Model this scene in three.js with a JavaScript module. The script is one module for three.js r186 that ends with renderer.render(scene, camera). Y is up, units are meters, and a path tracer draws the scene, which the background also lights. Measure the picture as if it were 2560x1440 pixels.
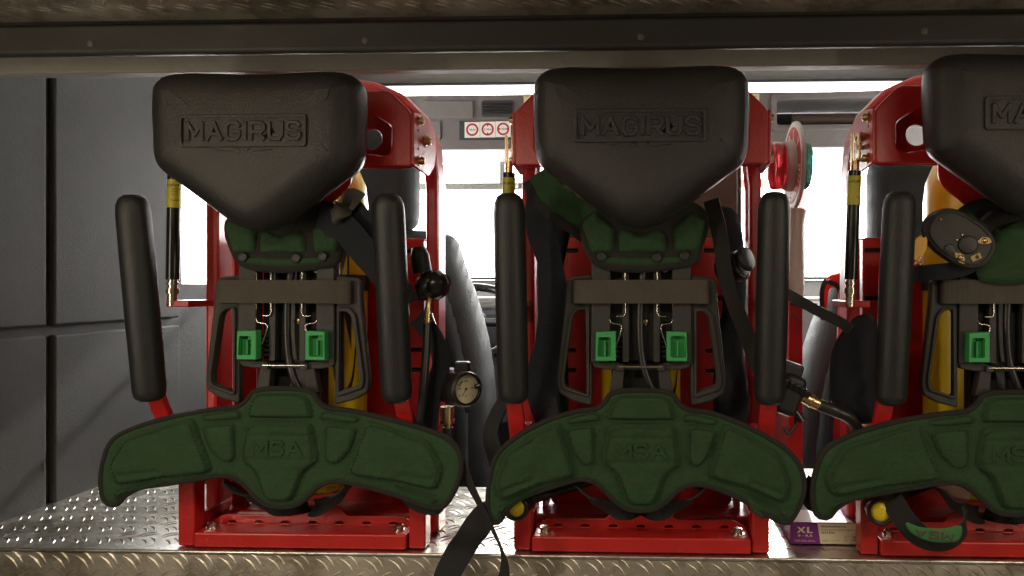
import * as THREE from 'three';
import { RoundedBoxGeometry } from 'three/addons/geometries/RoundedBoxGeometry.js';
import { mergeGeometries, mergeVertices } from 'three/addons/utils/BufferGeometryUtils.js';
import { RectAreaLightUniformsLib } from 'three/addons/lights/RectAreaLightUniformsLib.js';

// ---------------------------------------------------------------- camera, sky, lamps, exposure
const scene = new THREE.Scene();
const YAW = 0.035, EYE = new THREE.Vector3(0, 0.46, 1.2), F = 1800, PX = 1539, PY = 720;
const camera = new THREE.PerspectiveCamera(2 * Math.atan(720 / F) * 180 / Math.PI, 2560 / 1440, 0.02, 60);
camera.position.copy(EYE); camera.rotation.y = YAW;
camera.setViewOffset(2560, 1440, 1280 - PX, 0, 2560, 1440);
const renderer = new THREE.WebGLRenderer({ antialias: true });
renderer.toneMapping = THREE.LinearToneMapping;
renderer.toneMappingExposure = 1;
renderer.shadowMap.enabled = true;
{ // even bright overcast daylight outside the cab
  const w = 64, h = 32, d = new Float32Array(w * h * 4);
  for (let i = 0; i < w * h; i++) { d[i * 4] = 17.0; d[i * 4 + 1] = 16.9; d[i * 4 + 2] = 16.4; d[i * 4 + 3] = 1; }
  const t = new THREE.DataTexture(d, w, h, THREE.RGBAFormat, THREE.FloatType);
  t.mapping = THREE.EquirectangularReflectionMapping; t.needsUpdate = true;
  scene.background = t; scene.environment = t;
}
const sun = new THREE.DirectionalLight(new THREE.Color().setRGB(1, 0.96, 0.88), 4);   // low sun ahead of the vehicle
sun.position.set(0.7, 3.6, -6.2); sun.target.position.set(0, 0, 0); sun.castShadow = true; sun.shadow.radius = 1.5;
sun.shadow.mapSize.set(2048, 2048); Object.assign(sun.shadow.camera, { left: -2.5, right: 2.5, top: 2.5, bottom: -2.5, near: 0.5, far: 16 });
scene.add(sun, sun.target);
RectAreaLightUniformsLib.init();
const LAMPS = [[-0.5, 0.838, 1.0, 46], [0.62, 0.838, 1.0, 35]];   // ceiling lamps: x, y, z, strength
const FILL_STRIPS = [[-1, 42], [1, 26]];                                 // unseen upright lamps added for side fill light: side, strength
const LAMP_COLOUR = new THREE.Color().setRGB(1.0, 0.84, 0.63);

// ---------------------------------------------------------------- helpers
let seed = 7;
const rnd = () => { seed = (seed * 1664525 + 1013904223) >>> 0; return seed / 4294967296; };
const V = (x, y, z) => new THREE.Vector3(x, y, z);
const used = {};
const numbered = (n) => { const k = used[n] = (used[n] ?? -1) + 1; return k ? `${n}_${String(k).padStart(3, '0')}` : n; };
// a point of the place seen in direction (px, py) of the photograph that lies at depth z
function at(px, py, z) {
  const u = (px - PX) / F, v = (PY - py) / F, c = Math.cos(YAW), s = Math.sin(YAW);
  const dx = u * c - s, dz = -u * s - c, t = (z - EYE.z) / dz;
  return V(EYE.x + dx * t, EYE.y + v * t, z);
}
// the same for drawing seat and apparatus outlines in the middle seat's own axes
const mx = (px, z = 0) => (px - 1602) / F * (1.2 - z);
const my = (py, z = 0) => 0.46 - (py - 720) / F * (1.2 - z);
const mp = (list, z = 0) => list.map(([x, y]) => [mx(x, z), my(y, z)]);
const mv = (px, py, z) => V(mx(px, z), my(py, z), z);

function boxUV(geo) {
  const g = geo.index ? geo.toNonIndexed() : geo, p = g.attributes.position, uv = new Float32Array(p.count * 2);
  const a = V(), b = V(), c = V();
  for (let i = 0; i < p.count; i += 3) {
    a.fromBufferAttribute(p, i); b.fromBufferAttribute(p, i + 1); c.fromBufferAttribute(p, i + 2);
    const n = b.clone().sub(a).cross(c.clone().sub(a)), x = Math.abs(n.x), y = Math.abs(n.y), z = Math.abs(n.z);
    [a, b, c].forEach((q, k) => {
      const [u, v] = z >= x && z >= y ? [q.x, q.y] : y >= x ? [q.x, q.z] : [q.z, q.y];
      uv[(i + k) * 2] = u; uv[(i + k) * 2 + 1] = v;
    });
  }
  g.setAttribute('uv', new THREE.BufferAttribute(uv, 2));
  return g;
}
function mesh(name, geo, mat, parent = scene, { keepUV = false } = {}) {
  if (Array.isArray(geo)) geo = mergeGeometries(geo.map((g) => { const q = g.index ? g.toNonIndexed() : g; for (const k of Object.keys(q.attributes)) if (!['position', 'normal', 'uv'].includes(k)) q.deleteAttribute(k); return q; }));
  const m = new THREE.Mesh(keepUV ? geo : boxUV(geo), mat);
  m.name = parent === scene ? numbered(name) : name;
  m.castShadow = m.receiveShadow = true;
  parent.add(m);
  return m;
}
function thing(name, label, category, pos = [0, 0, 0], group) {
  const o = new THREE.Group(); o.name = numbered(name); o.position.set(...pos);
  o.userData = { label, category }; if (group) o.userData.group = group;
  scene.add(o); return o;
}
function struct(name, geo, mat, opt) { const m = mesh(name, geo, mat, scene, opt); m.userData.kind = 'structure'; return m; }
function tag(o, label, category, group) { o.userData.label = label; o.userData.category = category; if (group) o.userData.group = group; return o; }
const bx = (w, h, d, x = 0, y = 0, z = 0, r = 0.002) => { const g = new RoundedBoxGeometry(w, h, d, 2, Math.min(r, w / 2.01, h / 2.01, d / 2.01)); g.translate(x, y, z); return g; };
const pb = (w, h, d, x = 0, y = 0, z = 0) => { const g = new THREE.BoxGeometry(w, h, d); g.translate(x, y, z); return g; };
function rpts(pts, r = 0.004) {            // outline with rounded corners
  const out = [], n = pts.length;
  for (let i = 0; i < n; i++) {
    const P = new THREE.Vector2(...pts[(i + n - 1) % n]), Q = new THREE.Vector2(...pts[i]), R = new THREE.Vector2(...pts[(i + 1) % n]);
    const rr = pts[i][2] ?? r, a = P.clone().sub(Q), b = R.clone().sub(Q);
    const k = Math.min(rr, a.length() * 0.49, b.length() * 0.49);
    const A = Q.clone().add(a.setLength(k)), B = Q.clone().add(b.setLength(k));
    for (let j = 0; j <= 5; j++) { const t = j / 5, u = 1 - t; out.push([u * u * A.x + 2 * u * t * Q.x + t * t * B.x, u * u * A.y + 2 * u * t * Q.y + t * t * B.y]); }
  }
  return out;
}
const toShape = (pts) => new THREE.Shape(pts.map(([x, y]) => new THREE.Vector2(x, y)));
const circ = (x, y, r, n = 20) => Array.from({ length: n }, (_, i) => [x + r * Math.cos(i / n * 2 * Math.PI), y + r * Math.sin(i / n * 2 * Math.PI)]);
const rect = (x0, x1, y0, y1) => [[x0, y0], [x1, y0], [x1, y1], [x0, y1]];
function ext(pts, holes, z0, z1, bev = 0.0015) {
  const s = toShape(pts); for (const h of holes || []) s.holes.push(new THREE.Path(h.map(([x, y]) => new THREE.Vector2(x, y))));
  bev = Math.min(bev, (z1 - z0) * 0.45);
  const g = new THREE.ExtrudeGeometry(s, { depth: z1 - z0 - 2 * bev, bevelEnabled: bev > 0, bevelThickness: bev, bevelSize: bev, bevelOffset: -bev, bevelSegments: 2, curveSegments: 8 });
  g.translate(0, 0, z0 + bev); return g;
}
function spline(pts, n = 80, closed = false, tension = 0.5) { return new THREE.CatmullRomCurve3(pts.map((p) => p.isVector3 ? p : V(...p)), closed, 'centripetal', tension).getSpacedPoints(n); }
function smooth2(pts, n = 140) { return spline(pts.map(([x, y]) => V(x, y, 0)), n, true).slice(0, n).map((p) => [p.x, p.y]); }
function tube(pts, r, seg = 60, rad = 10, closed = false) {
  const c = new THREE.CatmullRomCurve3(pts.map((p) => p.isVector3 ? p : V(...p)), closed, 'centripetal');
  const g = new THREE.TubeGeometry(c, seg, r, rad, closed);
  if (closed) return g;
  const caps = [0, 1].map((t) => { const s = new THREE.SphereGeometry(r, rad, 6); const p = c.getPointAt(t); s.translate(p.x, p.y, p.z); return s; });
  return mergeGeometries([g, ...caps].map((q) => q.toNonIndexed()));
}
function rod(a, b, r0, r1 = r0, seg = 20) {
  const d = b.clone().sub(a), g = new THREE.CylinderGeometry(r1, r0, d.length(), seg);
  g.translate(0, d.length() / 2, 0);
  g.applyQuaternion(new THREE.Quaternion().setFromUnitVectors(V(0, 1, 0), d.clone().normalize()));
  g.translate(a.x, a.y, a.z); return g;
}
function lathe(prof, seg = 40) { return new THREE.LatheGeometry(prof.map(([r, y]) => new THREE.Vector2(Math.max(r, 0.00005), y)), seg); }
function latheAlong(prof, a, dir, seg = 36) {
  const g = lathe(prof, seg);
  g.applyQuaternion(new THREE.Quaternion().setFromUnitVectors(V(0, 1, 0), dir.clone().normalize()));
  g.translate(a.x, a.y, a.z); return g;
}
// webbing: a flat band swept along a path; side says which way its width runs
function ribbon(path, width, thick, side, n = 60, wave = 0) {
  const c = spline(path, n), sides = Array.isArray(side) ? side : [side, side], pos = [], idx = [];
  for (let i = 0; i <= n; i++) {
    const t = c[Math.min(i + 1, n)].clone().sub(c[Math.max(i - 1, 0)]).normalize();
    const f = i / n * (sides.length - 1), k = Math.min(Math.floor(f), sides.length - 2);
    const s = sides[k].clone().lerp(sides[k + 1], f - k); s.addScaledVector(t, -s.dot(t)).normalize();
    const nn = t.clone().cross(s);
    const w = width / 2 * (1 + wave * Math.sin(i * 0.7));
    for (const [a, b] of [[-1, -1], [1, -1], [1, 1], [-1, 1]]) { const p = c[i].clone().addScaledVector(s, a * w).addScaledVector(nn, b * thick / 2); pos.push(p.x, p.y, p.z); }
  }
  for (let i = 0; i < n; i++) for (let k = 0; k < 4; k++) { const a = i * 4 + k, b = i * 4 + (k + 1) % 4; idx.push(a, b, b + 4, a, b + 4, a + 4); }
  idx.push(0, 2, 1, 0, 3, 2); const e = n * 4; idx.push(e, e + 1, e + 2, e, e + 2, e + 3);
  const g = new THREE.BufferGeometry(); g.setAttribute('position', new THREE.Float32BufferAttribute(pos, 3)); g.setIndex(idx);
  const q = g.toNonIndexed(); q.computeVertexNormals(); q.setAttribute('uv', new THREE.Float32BufferAttribute(new Float32Array(q.attributes.position.count * 2), 2)); return q;
}
// a padded panel: outline filled on a grid, domed towards its edges, with stitched grooves and folds
function puff(pts, { h = 0.01, e = 0.012, res = 0.004, back = 0.004, bend = null, grooves = [], z = 0, rough = 0 } = {}) {
  const xs = pts.map((p) => p[0]), ys = pts.map((p) => p[1]);
  const x0 = Math.min(...xs) - res, y0 = Math.min(...ys) - res, nx = Math.ceil((Math.max(...xs) - x0) / res) + 2, ny = Math.ceil((Math.max(...ys) - y0) / res) + 2;
  const n = pts.length, vx = [], inside = [];
  const near = (x, y) => { let best = 1e9, bp = null; for (let i = 0; i < n; i++) { const [ax, ay] = pts[i], [bx_, by] = pts[(i + 1) % n], dx = bx_ - ax, dy = by - ay, t = Math.max(0, Math.min(1, ((x - ax) * dx + (y - ay) * dy) / (dx * dx + dy * dy || 1))), qx = ax + dx * t, qy = ay + dy * t, d = Math.hypot(x - qx, y - qy); if (d < best) { best = d; bp = [qx, qy]; } } return [best, bp]; };
  const isIn = (x, y) => { let c = false; for (let i = 0, j = n - 1; i < n; j = i++) { const [xi, yi] = pts[i], [xj, yj] = pts[j]; if ((yi > y) !== (yj > y) && x < (xj - xi) * (y - yi) / (yj - yi) + xi) c = !c; } return c; };
  for (let j = 0; j < ny; j++) for (let i = 0; i < nx; i++) inside.push(isIn(x0 + i * res, y0 + j * res));
  const cell = [], need = new Set();
  for (let j = 0; j < ny - 1; j++) for (let i = 0; i < nx - 1; i++) { const k = j * nx + i; if (inside[k] || inside[k + 1] || inside[k + nx] || inside[k + nx + 1]) { cell.push(k); [k, k + 1, k + nx, k + nx + 1].forEach((q) => need.add(q)); } }
  const id = {}, F_ = [], B_ = []; let m = 0;
  for (const k of need) {
    let x = x0 + (k % nx) * res, y = y0 + Math.floor(k / nx) * res; let d, p; [d, p] = near(x, y);
    if (!inside[k]) { [x, y] = p; d = 0; }
    const q = Math.min(d / e, 1), dome = Math.sqrt(Math.max(0, 1 - (1 - q) * (1 - q)));
    let hh = h * dome;
    for (const [ax, ay, bx_, by, w, dep] of grooves) { const dx = bx_ - ax, dy = by - ay, t = Math.max(0, Math.min(1, ((x - ax) * dx + (y - ay) * dy) / (dx * dx + dy * dy || 1))), dd = Math.hypot(x - ax - dx * t, y - ay - dy * t); hh -= dep * Math.exp(-(dd / w) * (dd / w)) * Math.min(1, q * 2); }
    if (rough) hh += rough * dome * (Math.sin(x * 61 + y * 37) * Math.sin(y * 83 - x * 29) + 0.5 * Math.sin(x * 171 + 2) * Math.sin(y * 143 + x * 60));
    const f = V(x, y, z + hh), b = V(x, y, z - back * dome);
    if (bend) { bend(f); bend(b); }
    F_.push(f); B_.push(b); id[k] = m++;
  }
  const pos = []; for (const p of F_) pos.push(p.x, p.y, p.z); for (const p of B_) pos.push(p.x, p.y, p.z);
  const idx = [];
  const tri = (a, b, c) => { const A = F_[a], B = F_[b], C = F_[c]; if (Math.abs((B.x - A.x) * (C.y - A.y) - (C.x - A.x) * (B.y - A.y)) < 1e-10) return; idx.push(a, b, c, a + m, c + m, b + m); };
  for (const k of cell) { const a = id[k], b = id[k + 1], c = id[k + nx + 1], d = id[k + nx]; tri(a, b, c); tri(a, c, d); }
  const g = new THREE.BufferGeometry(); g.setAttribute('position', new THREE.Float32BufferAttribute(pos, 3)); g.setIndex(idx); g.computeVertexNormals();
  g.setAttribute('uv', new THREE.Float32BufferAttribute(new Float32Array(2 * m * 2), 2)); return g;
}
const lean = (g, k = 0.07, y0 = 0) => { const p = g.attributes.position; for (let i = 0; i < p.count; i++) p.setZ(i, p.getZ(i) - k * Math.max(0, p.getY(i) - y0)); return g; };
function bolt(p, dir, r = 0.007, h = 0.006) {
  const hex = new THREE.CylinderGeometry(r, r, h, 6); hex.translate(0, h / 2 + 0.0015, 0);
  const was = new THREE.CylinderGeometry(r * 1.35, r * 1.35, 0.0016, 20); was.translate(0, 0.0008, 0);
  const top = new THREE.CylinderGeometry(r * 0.55, r * 0.8, h * 0.25, 14); top.translate(0, h + 0.002, 0);
  const g = mergeGeometries([hex, was, top].map((q) => q.toNonIndexed()));
  g.applyQuaternion(new THREE.Quaternion().setFromUnitVectors(V(0, 1, 0), dir)); g.translate(p.x, p.y, p.z); return g;
}

// ---------------------------------------------------------------- textures (grain only)
function noiseField(n, cells, s) {
  seed = s; const g = Array.from({ length: cells * cells }, rnd), out = new Float32Array(n * n);
  for (let y = 0; y < n; y++) for (let x = 0; x < n; x++) {
    const fx = x / n * cells, fy = y / n * cells, ix = Math.floor(fx), iy = Math.floor(fy); let tx = fx - ix, ty = fy - iy; tx = tx * tx * (3 - 2 * tx); ty = ty * ty * (3 - 2 * ty);
    const q = (a, b) => g[(b % cells) * cells + a % cells];
    out[y * n + x] = (q(ix, iy) * (1 - tx) + q(ix + 1, iy) * tx) * (1 - ty) + (q(ix, iy + 1) * (1 - tx) + q(ix + 1, iy + 1) * tx) * ty;
  }
  return out;
}
function dataTex(n, fn, size, srgb = false) {
  const d = new Uint8Array(n * n * 4);
  for (let y = 0; y < n; y++) for (let x = 0; x < n; x++) { const v = fn(x, y), a = Array.isArray(v) ? v : [v, v, v]; for (let k = 0; k < 3; k++) d[(y * n + x) * 4 + k] = Math.max(0, Math.min(255, a[k] * 255)); d[(y * n + x) * 4 + 3] = 255; }
  const t = new THREE.DataTexture(d, n, n); t.wrapS = t.wrapT = THREE.RepeatWrapping; t.magFilter = THREE.LinearFilter; t.minFilter = THREE.LinearMipmapLinearFilter; t.generateMipmaps = true;
  if (srgb) t.colorSpace = THREE.SRGBColorSpace; t.repeat.set(1 / size, 1 / size); t.needsUpdate = true; return t;
}
const nA = noiseField(512, 8, 11), nB = noiseField(512, 32, 12), nC = noiseField(512, 128, 13), nD = noiseField(512, 256, 14);
const I = (x, y) => (y & 511) * 512 + (x & 511);
const grainT = dataTex(512, (x, y) => 0.6 * nC[I(x, y)] + 0.4 * nD[I(x, y)], 0.09);
const orangeT = dataTex(512, (x, y) => 0.7 * nB[I(x, y)] + 0.3 * nC[I(x, y)], 0.12);
const wearT = dataTex(512, (x, y) => { const v = 0.5 * nA[I(x, y)] + 0.3 * nB[I(x, y)] + 0.2 * nC[I(x, y)]; return 0.62 + 0.38 * v; }, 0.35);
const dustT = dataTex(512, (x, y) => { const v = 0.45 * nA[I(x, y)] + 0.35 * nB[I(x, y)] + 0.2 * nD[I(x, y)]; const c = 0.8 + 0.2 * v; return [c, c * 0.995, c * 0.985]; }, 0.3);
const weaveT = dataTex(256, (x, y) => { const u = Math.abs(Math.sin(x / 256 * Math.PI * 32)), v = Math.abs(Math.sin(y / 256 * Math.PI * 32)); return ((Math.floor(x / 8) + Math.floor(y / 8)) % 2 ? u : v) * 0.8 + 0.2 * nC[I(x * 2, y * 2)]; }, 0.03);
const webT = dataTex(256, (x, y) => 0.75 * Math.abs(Math.sin(x / 256 * Math.PI * 24)) + 0.25 * Math.abs(Math.sin((y / 256 * 40 + (Math.floor(x / 10.67) % 2) * 0.5) * Math.PI)), 0.045);
const fabricC = dataTex(512, (x, y) => { const v = 0.4 * nA[I(x, y)] + 0.3 * nB[I(x, y)] + 0.3 * nD[I(x, y)]; const c = 0.72 + 0.28 * v; return [c + 0.05 * nB[I(x + 90, y)], c, c * 0.97]; }, 0.22);
const creaseT = dataTex(512, (x, y) => { const r = (n, k) => Math.pow(1 - Math.abs(2 * n[I(x + k, y)] - 1), 3); return 0.55 * r(nB, 0) + 0.25 * r(nA, 70) + 0.2 * nC[I(x, y)]; }, 0.3);
const dirtT = dataTex(512, (x, y) => { const a = 0.5 * nA[I(x, y)] + 0.3 * nB[I(x + 40, y)] + 0.2 * nC[I(x, y)], k = Math.max(0, Math.min(1, (a - 0.42) * 4)), sp = nD[I(x, y)] > 0.93 ? 0.25 : 0, c = 0.96 - 0.34 * k - sp; return [c, c * (0.985 - 0.04 * k), c * (0.96 - 0.12 * k)]; }, 0.42);
const redC = dataTex(512, (x, y) => { const b = 0.8 + 0.2 * (0.6 * nA[I(x, y)] + 0.4 * nC[I(x, y)]), sp = nD[I(x, y)] * nC[I(x + 31, y)] > 0.83 ? 1 : 0; const sc = Math.abs(nB[I(x, y * 1)] - 0.5) < 0.004 && nA[I(x + 200, y)] > 0.62 ? 0.5 : 0; return [b, b * (0.95 + sp * 0.05), b * 0.95].map((v) => Math.min(1, v * (1 - 0.45 * sp) + sc * 0.2)); }, 0.35);
const leatherT = dataTex(512, (x, y) => { const v = nC[I(x, y)] * 0.55 + nD[I(x, y)] * 0.45; return Math.pow(v, 0.6); }, 0.14);

// ---------------------------------------------------------------- materials
const std = (c, o = {}) => { const m = new THREE.MeshPhysicalMaterial(o); m.color.setRGB(...c); return m; };
const M = {
  red: std([0.55, 0.02, 0.018], { roughness: 0.42, roughnessMap: wearT, clearcoat: 0.35, clearcoatRoughness: 0.25, bumpMap: orangeT, bumpScale: 0.00035, map: redC }),
  plastic: std([0.024, 0.0235, 0.022], { roughness: 0.42, roughnessMap: wearT, bumpMap: grainT, bumpScale: 0.0006, map: dustT }),
  foam: std([0.014, 0.016, 0.017], { roughness: 0.5, roughnessMap: wearT, bumpMap: grainT, bumpScale: 0.0004, map: dustT }),
  shell: std([0.03, 0.029, 0.026], { roughness: 0.7, roughnessMap: wearT, bumpMap: grainT, bumpScale: 0.0004, map: dustT }),
  black: std([0.014, 0.014, 0.015], { roughness: 0.55, roughnessMap: wearT, bumpMap: grainT, bumpScale: 0.0003 }),
  gloss: std([0.012, 0.012, 0.013], { roughness: 0.28, roughnessMap: wearT }),
  green: std([0.022, 0.062, 0.023], { roughness: 0.95, bumpMap: creaseT, bumpScale: 0.0014, map: fabricC, }),
  greenBright: std([0.04, 0.36, 0.1], { roughness: 0.55, bumpMap: grainT, bumpScale: 0.0003, map: dustT }),
  greenTab: std([0.05, 0.19, 0.06], { roughness: 0.85, map: fabricC }),
  thread: std([0.012, 0.03, 0.013], { roughness: 0.9 }),
  trim: std([0.026, 0.024, 0.022], { roughness: 0.92, bumpMap: weaveT, bumpScale: 0.0006, map: fabricC }),
  webbing: std([0.1, 0.09, 0.075], { roughness: 0.85, bumpMap: webT, bumpScale: 0.0012, map: fabricC }),
  blackWeb: std([0.02, 0.021, 0.024], { roughness: 0.8, bumpMap: webT, bumpScale: 0.001, map: fabricC }),
  navy: std([0.02, 0.024, 0.034], { roughness: 0.9, bumpMap: weaveT, bumpScale: 0.0006, map: fabricC }),
  steel: std([0.62, 0.58, 0.5], { metalness: 1, roughness: 0.32, roughnessMap: wearT }),
  brass: std([0.62, 0.46, 0.24], { metalness: 1, roughness: 0.34, roughnessMap: wearT }),
  alu: std([0.76, 0.72, 0.64], { metalness: 1, roughness: 0.58, roughnessMap: wearT, bumpMap: orangeT, bumpScale: 0.0003, map: dirtT }),
  yellow: std([0.72, 0.4, 0.025], { roughness: 0.36, roughnessMap: wearT, clearcoat: 0.3, map: dustT }),
  yellowCap: std([0.68, 0.5, 0.02], { roughness: 0.35, roughnessMap: wearT }),
  hose: std([0.018, 0.018, 0.018], { roughness: 0.45, roughnessMap: wearT }),
  aluTop: std([0.7, 0.69, 0.66], { metalness: 1, roughness: 0.42, roughnessMap: wearT, bumpMap: orangeT, bumpScale: 0.0002, map: dirtT }),
  beige: std([0.34, 0.33, 0.29], { roughness: 0.75, roughnessMap: wearT, bumpMap: grainT, bumpScale: 0.0003, map: dustT }),
  darkBand: std([0.03, 0.029, 0.026], { roughness: 0.7, roughnessMap: wearT, bumpMap: grainT, bumpScale: 0.0003, map: dustT }),
  darkRivet: std([0.1, 0.095, 0.085], { roughness: 0.6 }),
  cabinet: std([0.1, 0.062, 0.05], { roughness: 0.6, roughnessMap: wearT, bumpMap: grainT, bumpScale: 0.0003, map: dustT }),
  console: std([0.2, 0.175, 0.17], { roughness: 0.7, roughnessMap: wearT, bumpMap: grainT, bumpScale: 0.0004, map: dustT }),
  consoleDark: std([0.05, 0.053, 0.058], { roughness: 0.6, roughnessMap: wearT }),
  wallTrim: std([0.04, 0.039, 0.038], { roughness: 0.75, bumpMap: leatherT, bumpScale: 0.0009, map: dustT }),
  trimGrey: std([0.22, 0.21, 0.2], { roughness: 0.75, roughnessMap: wearT, bumpMap: grainT, bumpScale: 0.0004, map: dustT }),
  leather: std([0.032, 0.033, 0.033], { roughness: 0.45, roughnessMap: wearT, bumpMap: leatherT, bumpScale: 0.0012, map: dustT }),
  leatherDark: std([0.012, 0.013, 0.014], { roughness: 0.85, roughnessMap: wearT, bumpMap: leatherT, bumpScale: 0.001 }),
  glass: std([1, 1, 1], { roughness: 0, transmission: 1, thickness: 0, ior: 1.45 }),
  vest: std([0.75, 0.035, 0.02], { roughness: 0.8, transmission: 0.45, thickness: 0, bumpMap: weaveT, bumpScale: 0.0005, map: fabricC }),
  ribRed: std([0.85, 0.05, 0.07], { roughness: 0.15, transmission: 0.75, thickness: 0.02, ior: 1.45 }),
  ribGreen: std([0.08, 0.42, 0.3], { roughness: 0.15, transmission: 0.75, thickness: 0.02, ior: 1.45 }),
  white: std([0.75, 0.74, 0.71], { roughness: 0.5, map: dustT }),
  key: std([0.66, 0.34, 0.05], { roughness: 0.5, roughnessMap: wearT }),
};
function canvasMat(w, h, draw, o = {}) {
  const c = document.createElement('canvas'); c.width = w; c.height = h; const g = c.getContext('2d'); draw(g, w, h);
  const t = new THREE.CanvasTexture(c); t.colorSpace = THREE.SRGBColorSpace; t.magFilter = THREE.LinearFilter;
  return new THREE.MeshPhysicalMaterial({ map: t, roughness: 0.5, ...o });
}
const STROKES = {
  M: [1.15, [[0, 0], [0, 1], [0.5, 0.3], [1, 1], [1, 0]]], A: [1.1, [[0, 0], [0.5, 1], [1, 0]], [[0.2, 0.32], [0.8, 0.32]]], I: [0.12, [[0.5, 0], [0.5, 1]]],
  G: [1, [[1, 0.8], [0.78, 1], [0.22, 1], [0, 0.78], [0, 0.22], [0.22, 0], [0.78, 0], [1, 0.2], [1, 0.46], [0.55, 0.46]]],
  R: [1, [[0, 0], [0, 1], [0.78, 1], [1, 0.84], [1, 0.6], [0.78, 0.44], [0, 0.44]], [[0.5, 0.44], [1, 0]]], U: [1, [[0, 1], [0, 0.22], [0.22, 0], [0.78, 0], [1, 0.22], [1, 1]]],
  S: [0.95, [[1, 0.82], [0.8, 1], [0.2, 1], [0, 0.84], [0, 0.66], [0.2, 0.53], [0.8, 0.47], [1, 0.34], [1, 0.17], [0.8, 0], [0.2, 0], [0, 0.18]]],
};
// moulded lettering of even stroke, centred on the origin; each stroke is a little higher than the last so that no two tops share a plane
function strokeText(str, width, height, stroke, depth, gap = 0.42) {
  const list = []; let x = 0;
  for (const ch of str) { const [w, ...lines] = STROKES[ch]; list.push([x, w, lines]); x += w + gap; }
  const sx = (width - stroke) / (x - gap), sy = height - stroke, out = []; let k = 0;
  for (const [x0, w, lines] of list) for (const l of lines) for (let i = 0; i < l.length - 1; i++) {
    const a = [(x0 + l[i][0] * w) * sx, l[i][1] * sy], b = [(x0 + l[i + 1][0] * w) * sx, l[i + 1][1] * sy], d = Math.hypot(b[0] - a[0], b[1] - a[1]), dep = depth + (k++ % 7) * 0.00007;
    const g = bx(d + stroke * 0.8, stroke, dep, 0, 0, dep / 2, stroke * 0.25); g.rotateZ(Math.atan2(b[1] - a[1], b[0] - a[0])); g.translate((a[0] + b[0]) / 2 - (width - stroke) / 2, (a[1] + b[1]) / 2 - sy / 2, 0); out.push(g);
  }
  return out;
}

// ---------------------------------------------------------------- the cab
// raised bars of the tread plate, laid out on a sheet w by h (metres) in x and y, facing +z
function treadBars(w, h, pitch = 0.043) {
  const parts = [], nseg = 6;
  const one = (cx, cy, a) => {
    const L = 0.033, W = 0.0044, H = 0.0018, ca = Math.cos(a), sa = Math.sin(a), pos = [];
    const row = [];
    for (let i = 0; i <= nseg; i++) {
      const t = i / nseg, u = (t - 0.5) * L, b = 0.0035 * Math.sin(Math.PI * t), ww = W / 2 * Math.pow(Math.sin(Math.PI * Math.min(Math.max(t, 0.03), 0.97)), 0.6), hh = H * Math.pow(Math.sin(Math.PI * Math.min(Math.max(t, 0.02), 0.98)), 0.7);
      row.push([[u, b - ww, 0], [u, b, hh], [u, b + ww, 0]].map(([x, y, z]) => [cx + x * ca - y * sa, cy + x * sa + y * ca, z]));
    }
    for (let i = 0; i < nseg; i++) for (let k = 0; k < 2; k++) { const A = row[i][k], B = row[i + 1][k], C = row[i + 1][k + 1], D = row[i][k + 1]; pos.push(...A, ...B, ...C, ...A, ...C, ...D); }
    parts.push(pos);
  };
  const rows = Math.ceil(h / (pitch * 0.72)), cols = Math.ceil(w / pitch);
  for (let j = 0; j <= rows; j++) for (let i = 0; i <= cols; i++) {
    const flip = j % 2, cx = -w / 2 + i * pitch + (flip ? pitch * 0.5 : 0), cy = -h / 2 + j * pitch * 0.72;
    const a = flip ? -0.78 : 0.78;
    for (const s of [-0.5, 0.5]) { const ox = -Math.sin(a) * s * 0.013, oy = Math.cos(a) * s * 0.013; if (Math.abs(cx + ox) < w / 2 - 0.016 && Math.abs(cy + oy) < h / 2 - 0.009) one(cx + ox, cy + oy, a); }
  }
  const g = new THREE.BufferGeometry(); g.setAttribute('position', new THREE.Float32BufferAttribute(parts.flat(), 3)); g.computeVertexNormals();
  g.setAttribute('uv', new THREE.Float32BufferAttribute(new Float32Array(g.attributes.position.count * 2), 2)); return g;
}
const XW = 1.27;          // inner half width of the cab
const STEP_Z = -0.035;    // front edge of the tread-plate platform
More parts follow.
